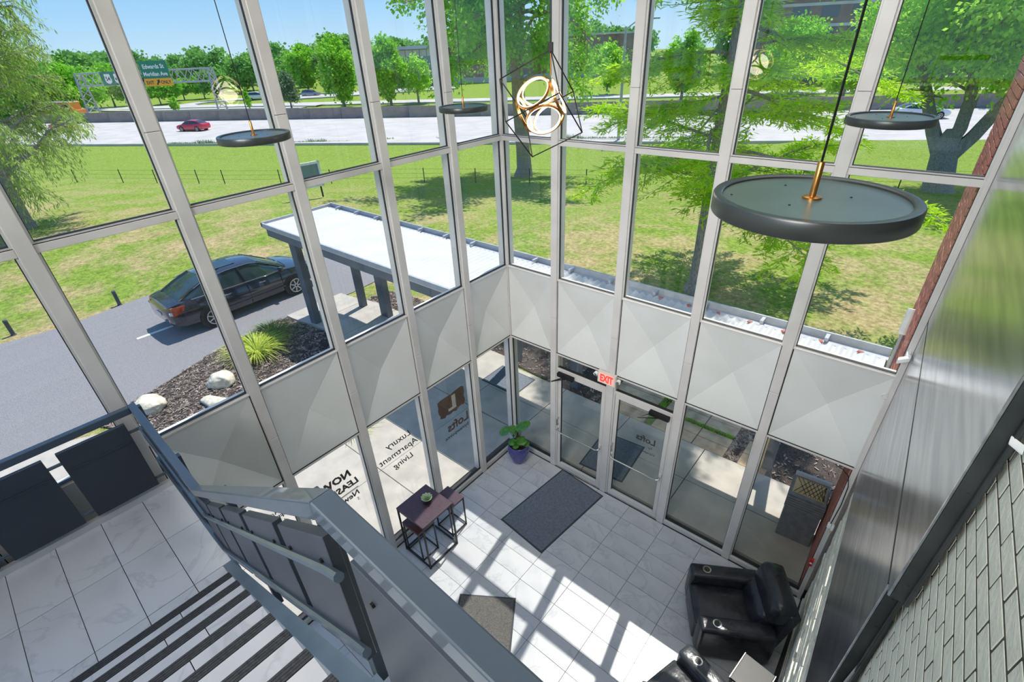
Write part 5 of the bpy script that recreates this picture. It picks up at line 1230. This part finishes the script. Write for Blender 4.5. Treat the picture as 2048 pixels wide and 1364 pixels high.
for i, (x, y, H, W, lb) in enumerate(((-33, 84, 10.5, 7, 'slim tree standing across the road, beside the light pole'), (-10.1, 88, 8.5, 9, 'bushy tree across the road behind the cypress'), (8, 92, 9.5, 10, 'bushy tree across the road behind the three-stemmed tree'),
                                      (-52, 92, 9.0, 8, 'tree before the long brick wall across the road'), (-20, 100, 12, 12, 'dark tree against the far office building'))):
    crown_tree('roadside_tree', lb, (x, y, ZF), H, W, 4600, 0.56, 'leaf_right' if i % 2 else 'leaf_far', 61 + i, 'trees across the road on the right', 'round', 0.2)
# distant belt: one crown copied along the horizon
proto = crown_tree('belt_tree', 'distant tree in the hazy belt along the horizon', (-250, 60, ZF), 13, 17, 2600, 1.15, 'leaf_belt', 71, 'distant trees along the horizon', 'round', 0.08)
for k in range(40):
    th = math.radians(118 + 66 * (k + r5.uniform(-0.3, 0.3)) / 40); R = r5.uniform(190, 300)
    x, y = 4.7 + R * math.cos(th), -5.4 + R * math.sin(th)
    c = copy_tree(proto); c.location = (x, y, ZF); s = r5.uniform(0.75, 1.25) * R / 250; c.scale = (s * 1.1, s * 1.1, s); c.rotation_euler = (0, 0, r5.uniform(0, 6))
for k in range(7):
    c = copy_tree(proto); c.location = (-60 + 22 * k, 185 + r5.uniform(-8, 8), ZF); c.scale = (0.9, 0.9, 1.05); c.rotation_euler = (0, 0, k)

# ------------------------------------------------------------------ highway (runs along AX, measured across as u)
AX = Vector((0.8904, 0.4552, 0)); NU = Vector((-0.4552, 0.8904, 0))
def hp(s, u, z): p = AX * s + NU * u; return (p.x, p.y, z)
def strip(name, u0, u1, m, off, s0=-420, s1=330, parent=None, kind='structure'):
    mb = MB(); n = 24
    for i in range(n):
        a, b = s0 + (s1 - s0) * i / n, s0 + (s1 - s0) * (i + 1) / n
        mb.add([hp(a, u0, -3.1 + off), hp(b, u0, -3.1 + off), hp(b, u1, -3.1 + off), hp(a, u1, -3.1 + off)], [(0, 1, 2, 3)])
        mb.add([hp(a, u0, -3.6), hp(b, u0, -3.6), hp(b, u0, -3.1 + off), hp(a, u0, -3.1 + off)], [(0, 1, 2, 3)])
    return mb.build(name, m, parent, kind=kind)
strip('highway', 51.5, 74.3, 'road_concrete', 0.02)
strip('far_carriageway', 75.2, 91.0, 'road_concrete', 0.02)
strip('far_road', 97.5, 103.0, 'road_concrete', 0.02)
lm_ = thing('lane_markings', None, None, (0, 0, 0), kind='structure')
for u in (55.2, 58.9, 62.6, 66.3, 70.0):
    for k in range(40):
        s = -190 + 9 * k; MB().add([hp(s, u, -3.073), hp(s + 3, u, -3.073), hp(s + 3, u + 0.14, -3.073), hp(s, u + 0.14, -3.073)], [(0, 1, 2, 3)]).build('lane_dash', 'paint_line', lm_) if -150 < s < 60 else None
ba = thing('median_barrier', 'long low concrete barrier wall along the middle of the highway', 'barrier', hp(0, 74.8, -3.08))
bp = MB().loft([[(s, -0.34, 0), (s, -0.30, 0.25), (s, -0.16, 0.55), (s, -0.12, 1.62), (s, 0.12, 1.62), (s, 0.16, 0.55), (s, 0.30, 0.25), (s, 0.34, 0)] for s in (-2.98, 2.98)]).mesh('barrier_segment')
ang = math.atan2(AX.y, AX.x)
for k in range(56):
    o = link_mesh('barrier_segment', bp, 'barrier', ba); o.rotation_euler = (0, 0, ang); p = AX * (-205 + 6 * k); o.location = (p.x, p.y, 0)
# cars on the road
car('hatchback_car', 'crimson red car on the near lanes of the highway', (-86.5, 26.5, -3.09), ang + PI, 'paint_red', scale=1.05)
car('highway_car', 'dark silver car on the near lanes, behind the willow twigs', (-124.5, 19.5, -3.09), ang, 'paint_silver', scale=1.05)
car('highway_car', 'purple-red car low behind the willow, beside the barrier', (-112.0, 15.5, -3.09), ang, 'paint_red', scale=1.0)
car('parked_suv', 'white car parked on the curved drive across the highway', (-134.8, 60.6, ZF + 0.02), 0.9, 'paint_white', kind='suv', scale=1.1)
car('highway_car', 'pale silver car passing behind the second pendant, right of the cypress', (0.5, 74.5, -3.09), ang, 'paint_white', scale=1.15)
car('parked_suv', 'dark car parked in the far lot behind the conifer', (-126.0, 70.5, ZF + 0.02), 0.6, 'paint_silver', kind='suv')
bs = thing('school_bus', 'orange school bus on the far carriageway, seen through the willow', 'bus', (-139.0, 21.0, -3.08), ang)
MB().box(-5.4, 4.2, -1.25, 1.25, 0.55, 3.0).build('body', 'paint_orange', bs, bevel=0.12, seg=3); MB().box(4.2, 5.5, -1.1, 1.1, 0.55, 1.6).build('bonnet', 'paint_orange', bs, bevel=0.12)
MB().box(-5.3, 4.1, -1.2, 1.2, 2.96, 3.1).build('roof', 'paint_white', bs, bevel=0.04)
for s in (-1, 1):
    for k in range(9): MB().box(-5.0 + k, -4.2 + k, s * 1.25 - 0.015, s * 1.25 + 0.02, 1.9, 2.6).build('window', 'far_window', bs)
    MB().box(-5.38, 4.2, s * 1.25 - 0.01, s * 1.25 + 0.02, 1.45, 1.55).build('rub_rail', 'black_plastic', bs)
    for xw in (-3.4, 3.6): MB().tube([(xw, s * 0.9, 0.5), (xw, s * 1.24, 0.5)], 0.5, 20).build('wheel', 'tyre', bs)
# curved drives and car park across the road
def ribbon(name, pts, w, m, off):
    mb = MB(); P = [Vector((x, y, 0)) for x, y in pts]; L_ = []; R_ = []
    for i, p in enumerate(P):
        t = (P[min(i + 1, len(P) - 1)] - P[max(i - 1, 0)]).normalized(); n_ = Vector((-t.y, t.x, 0)); L_.append(p + n_ * w / 2); R_.append(p - n_ * w / 2)
    for i in range(len(P) - 1):
        mb.add([(q.x, q.y, -3.1 + off) for q in (L_[i], L_[i + 1], R_[i + 1], R_[i])], [(0, 1, 2, 3)])
    for side in (L_, R_):
        for i in range(len(P) - 1): mb.add([(side[i].x, side[i].y, -3.3), (side[i + 1].x, side[i + 1].y, -3.3), (side[i + 1].x, side[i + 1].y, -3.1 + off), (side[i].x, side[i].y, -3.1 + off)], [(0, 1, 2, 3)])
    return mb.build(name, m, None, kind='structure')
ribbon('curved_drive', [(-101, 58), (-115, 53), (-127, 47), (-134, 44), (-141, 45.5), (-144, 51), (-141, 58), (-133, 64), (-122, 71)], 4.0, 'road_concrete', 0.04)
ribbon('curved_path', [(-100, 53), (-115, 47), (-126, 41.5), (-136, 36), (-150, 31)], 2.2, 'road_concrete', 0.05)
ribbon('car_park', [(-132, 62), (-122, 74), (-112, 88), (-104, 100)], 12, 'road_concrete', 0.03)

# ------------------------------------------------------------------ sign gantry
gt = thing('sign_gantry', 'galvanised steel truss gantry spanning the highway with tapering lattice towers', 'gantry', (-117.5, 31.9, ZF), world_coords=True)
PL, PR = Vector((-129.33, 24.33, ZF)), Vector((-105.61, 39.44, ZF)); gd = (PR - PL).normalized(); gn = Vector((-gd.y, gd.x, 0))
HT, HB = 8.15, 6.05
for P_, sg in ((PL, 1), (PR, -1)):
    mb = MB(); A_ = [P_ + gn * 1.5, P_ - gn * 1.5]; T_ = [P_ + gn * 0.7 + Vector((0, 0, HT)), P_ - gn * 0.7 + Vector((0, 0, HT))]
    for a, b in zip(A_, T_): mb.tube([a, b], 0.16, 8)
    for k in range(6):
        f0, f1 = k / 6, (k + 1) / 6; mb.tube([A_[0].lerp(T_[0], f0), A_[1].lerp(T_[1], f1)], 0.07, 6); mb.tube([A_[1].lerp(T_[1], f0), A_[0].lerp(T_[0], f1)], 0.07, 6)
    mb.build('tower', 'galv', gt)
for h, s in ((HT, 0.7), (HT, -0.7), (HB, 0.7), (HB, -0.7)):
    MB().tube([PL + gn * s + Vector((0, 0, h)), PR + gn * s + Vector((0, 0, h))], 0.12, 8).build('chord', 'galv', gt)
for s in (0.7, -0.7):
    mb = MB()
    for k in range(10):
        a, b, c = PL.lerp(PR, k / 10), PL.lerp(PR, (k + 0.5) / 10), PL.lerp(PR, (k + 1) / 10)
        mb.tube([a + gn * s + Vector((0, 0, HB)), b + gn * s + Vector((0, 0, HT))], 0.07, 6); mb.tube([b + gn * s + Vector((0, 0, HT)), c + gn * s + Vector((0, 0, HB))], 0.07, 6)
    mb.build('lattice', 'galv', gt, kind='stuff')
def road_sign(label, f0, f1, h0, h1, m):
    a, b = PL.lerp(PR, f0), PL.lerp(PR, f1); off = -gn * 1.0; w = (b - a).length; c = (a + b) / 2 + off
    t = thing('road_sign', label, 'sign', (c.x, c.y, ZF + h0), math.atan2(gd.y, gd.x), group='signs on the gantry'); H = h1 - h0
    MB().box(-w / 2, w / 2, -0.06, 0.06, 0, H).build('board', m, t, bevel=0.02)
    MB().box(-w / 2 + 0.3, -w / 2 + 0.42, 0.06, 0.36, 0.3, H - 0.3).box(w / 2 - 0.42, w / 2 - 0.3, 0.06, 0.36, 0.3, H - 0.3).build('bracket', 'galv', t)
    return t, w, H
def stext(t, body, x, z, size, m='sign_white', bold=0.0, align='CENTER'):
    text_mesh('sign_letters', body, size, m, t, Matrix(((1, 0, 0, x), (0, 0, -1, -0.066), (0, 1, 0, z), (0, 0, 0, 1))), align=align, bold=bold, extrude=0.004)
s1_, w1, H1 = road_sign('green Edwards St and Meridian Ave road sign with a yellow exit panel', 0.520, 0.722, 5.6, 9.75, 'sign_green')
stext(s1_, 'Edwards St', 0, H1 - 1.25, 0.98, bold=0.02); stext(s1_, 'Meridian Ave', 0, H1 - 2.45, 0.93, bold=0.02)
MB().box(-w1 / 2 + 0.05, w1 / 2 + 0.12, -0.10, -0.055, 0.0, 1.28).build('exit_panel', 'sign_yellow', s1_, bevel=0.01)
text_mesh('sign_letters', 'EXIT', 0.78, 'sign_black', s1_, Matrix(((1, 0, 0, -1.65), (0, 0, -1, -0.108), (0, 1, 0, 0.36), (0, 0, 0, 1))), align='CENTER', bold=0.015, extrude=0.004)
text_mesh('sign_letters', 'ONLY', 0.78, 'sign_black', s1_, Matrix(((1, 0, 0, 1.62), (0, 0, -1, -0.108), (0, 1, 0, 0.36), (0, 0, 0, 1))), align='CENTER', bold=0.015, extrude=0.004)
MB().add([(x, y, z) for y in (-0.105, -0.112) for x, z in ((-0.42, 0.28), (-0.22, 0.12), (0.22, 0.62), (0.38, 0.46), (0.42, 1.08), (-0.16, 1.0), (0.0, 0.84))],
         [(0, 1, 2, 6), (2, 3, 4), (2, 4, 6), (6, 4, 5), (7, 8, 9, 13), (9, 10, 11), (9, 11, 13), (13, 11, 12)]).build('arrow', 'sign_black', s1_)
s2_, w2, H2 = road_sign('green sign with two white route shields, left part of the gantry', 0.205, 0.425, 6.0, 8.35, 'sign_green')
for x, tx in ((-w2 * 0.27, '54'), (w2 * 0.06, '400')):
    sh = [(-0.62, 0.55), (-0.70, 0.95), (-0.58, 1.45), (-0.66, 1.75), (-0.45, 1.98), (-0.2, 1.88), (0, 1.98), (0.2, 1.88), (0.45, 1.98), (0.66, 1.75), (0.58, 1.45), (0.70, 0.95), (0.62, 0.55), (0.3, 0.38), (0, 0.28), (-0.3, 0.38)]; k = len(sh)
    MB().add([(x + a, y, b) for y in (-0.066, -0.075) for a, b in sh], [tuple(range(k)), tuple(range(2 * k - 1, k - 1, -1))] + [(i, (i + 1) % k, k + (i + 1) % k, k + i) for i in range(k)]).build('shield', 'sign_white', s2_)
    text_mesh('sign_letters', tx, 0.95 if len(tx) < 3 else 0.72, 'sign_black', s2_, Matrix(((1, 0, 0, x), (0, 0, -1, -0.078), (0, 1, 0, 0.82), (0, 0, 0, 1))), align='CENTER', bold=0.02, extrude=0.003)
road_sign('plain green sign edge showing between the mullion and the exit sign', 0.432, 0.505, 5.8, 9.2, 'sign_green')

# ------------------------------------------------------------------ light pole, billboard frame, fence
lpz = thing('light_pole', 'slender grey highway light pole rising behind the near cypress branches', 'pole', (-23.9, 46.8, -3.12))
MB().tube([(0, 0, 0), (0, 0, 10.5)], [0.17, 0.11], 12).build('shaft', 'galv', lpz, smooth=True); MB().tube([(0, 0, 10.3), (0.8, 0.4, 10.9), (2.2, 1.1, 11.1)], 0.06, 8).build('arm', 'galv', lpz, smooth=True)
MB().cbox((2.5, 1.25, 11.1), (0.8, 0.3, 0.16), 0.46).build('lamp_head', 'galv', lpz, bevel=0.04)
bb = thing('lawn_sign', 'white-backed sign board on two thin posts on the lawn beyond the canopy', 'sign', (-24.05, 9.75, -0.98), 1.42)
MB().box(-0.95, 0.95, -0.03, 0.03, 0.75, 2.0).build('board', 'far_panel', bb, bevel=0.01)
MB().box(-0.98, 0.98, -0.05, 0.05, 1.96, 2.10).box(-0.98, 0.98, -0.05, 0.05, 0.66, 0.76).box(-0.98, -0.86, -0.05, 0.05, 0.66, 2.1).box(0.86, 0.98, -0.05, 0.05, 0.66, 2.1).build('border', 'sign_white', bb)
for x in (-0.8, 0.8): MB().box(x - 0.04, x + 0.04, 0.05, 0.12, 0.0, 1.9).build('post', 'fence_post', bb)
fe = thing('wire_fence', 'thin wire fence on dark steel posts across the far lawn', 'fence', (-24, 18, -1.6), world_coords=True)
FP = []
for k in range(24):
    f = k / 23
    x, y = (-60 + (-36.3 + 60) * min(f / 0.45, 1), 0) if False else (0, 0)
fl = [(-52.0, 1.2), (-48.2, 3.25), (-44.4, 5.4), (-41.6, 6.9), (-38.3, 8.7), (-36.3, 9.76), (-32.5, 12.2), (-29.3, 14.4), (-26.5, 16.6), (-23.9, 18.6), (-20.5, 20.4), (-17.0, 22.1), (-13.5, 23.8), (-10.0, 25.3), (-6.0, 27.0), (-1.6, 28.6), (3.0, 30.6), (7.5, 32.6)]
for x, y in fl:
    z = G(x, y); MB().tube([(x, y, z - 0.1), (x + 0.02, y, z + 1.02)], 0.035, 5).build('post', 'fence_post', fe)
for h in (0.35, 0.65, 0.95):
    MB().tube([(x, y, G(x, y) + h) for x, y in fl], 0.006, 4).build('wire', 'fence_post', fe)
# weeds along the fence line
V = []; F = []
for _ in range(5200):
    k = r5.integers(0, len(fl) - 1); f = r5.uniform(); x = fl[k][0] + (fl[k + 1][0] - fl[k][0]) * f + r5.normal() * 0.12; y = fl[k][1] + (fl[k + 1][1] - fl[k][1]) * f + r5.normal() * 0.12
    big = 1.0 if (math.sin(x * 0.9) > 0.55) else 0.45; h = r5.uniform(0.1, 0.5) * big; a = r5.uniform(0, 2 * PI); s = np.array([math.cos(a), math.sin(a), 0]) * 0.03; c = np.array([x, y, G(x, y)]); d = r5.normal(size=3) * 0.12; d[2] = h
    q = len(V); V += [c - s, c + s, c + d + s * 0.5, c + d - s * 0.5]; F.append((q, q + 1, q + 2, q + 3))
link_mesh('fence_weeds', np_mesh('fence_weeds', V, F), 'leaf_spruce', fe, 'stuff')

# ------------------------------------------------------------------ buildings across the road
b1 = thing('brick_building', 'long brick building with a grey panelled end block and flat overhanging roof', 'building', (-112, 110.5, ZF), math.atan2(0.71, 0.70))
MB().box(-19, -2.5, 0, 24, 0, 9.3).build('end_block', 'far_panel', b1); MB().box(-20.6, -2.0, -1.6, 25, 9.3, 10.1).build('roof', 'canopy_trim', b1)
for k in range(8): MB().box(-18.6 + k * 2.0, -16.8 + k * 2.0, -0.12, 0.05, 7.5, 9.1).build('clerestory_panel', 'far_light', b1)
for k in range(4): MB().box(-18.8, -2.7, -0.10, 0.05, 1.0 + k * 1.6, 1.06 + k * 1.6).build('panel_line', 'far_window', b1)
MB().box(-2.5, 52, 0.6, 26, 0, 10.6).build('wall', 'far_brick', b1); MB().box(-2.6, 52.2, 0.35, 26.2, 10.6, 11.1).build('parapet', 'far_light', b1)
MB().box(-2.5, 52, 0.45, 0.7, 0, 1.5).build('base_course', 'far_light', b1)
for k in range(6): MB().box(10 + k * 7, 12.2 + k * 7, 0.5, 0.75, 4.2, 7.4).build('window', 'far_window', b1)
b2 = thing('office_building', 'tan office building with bands of windows behind the right-hand trees', 'building', (-6, 130, ZF), 0.45)
MB().box(-26, 40, 0, 22, 0, 14.5).build('wall', 'far_brick', b2); MB().box(-26.4, 40.4, -0.4, 22.4, 14.5, 15.2).build('parapet', 'far_light', b2)
for r_ in range(4):
    MB().box(-26.1, 40.1, -0.12, 0.1, 2.9 + r_ * 3.5, 3.4 + r_ * 3.5).build('floor_band', 'far_light', b2)
    for k in range(12): MB().box(-24 + k * 5.2, -21 + k * 5.2, -0.08, 0.1, 0.9 + r_ * 3.5, 2.8 + r_ * 3.5).build('window', 'far_window', b2)
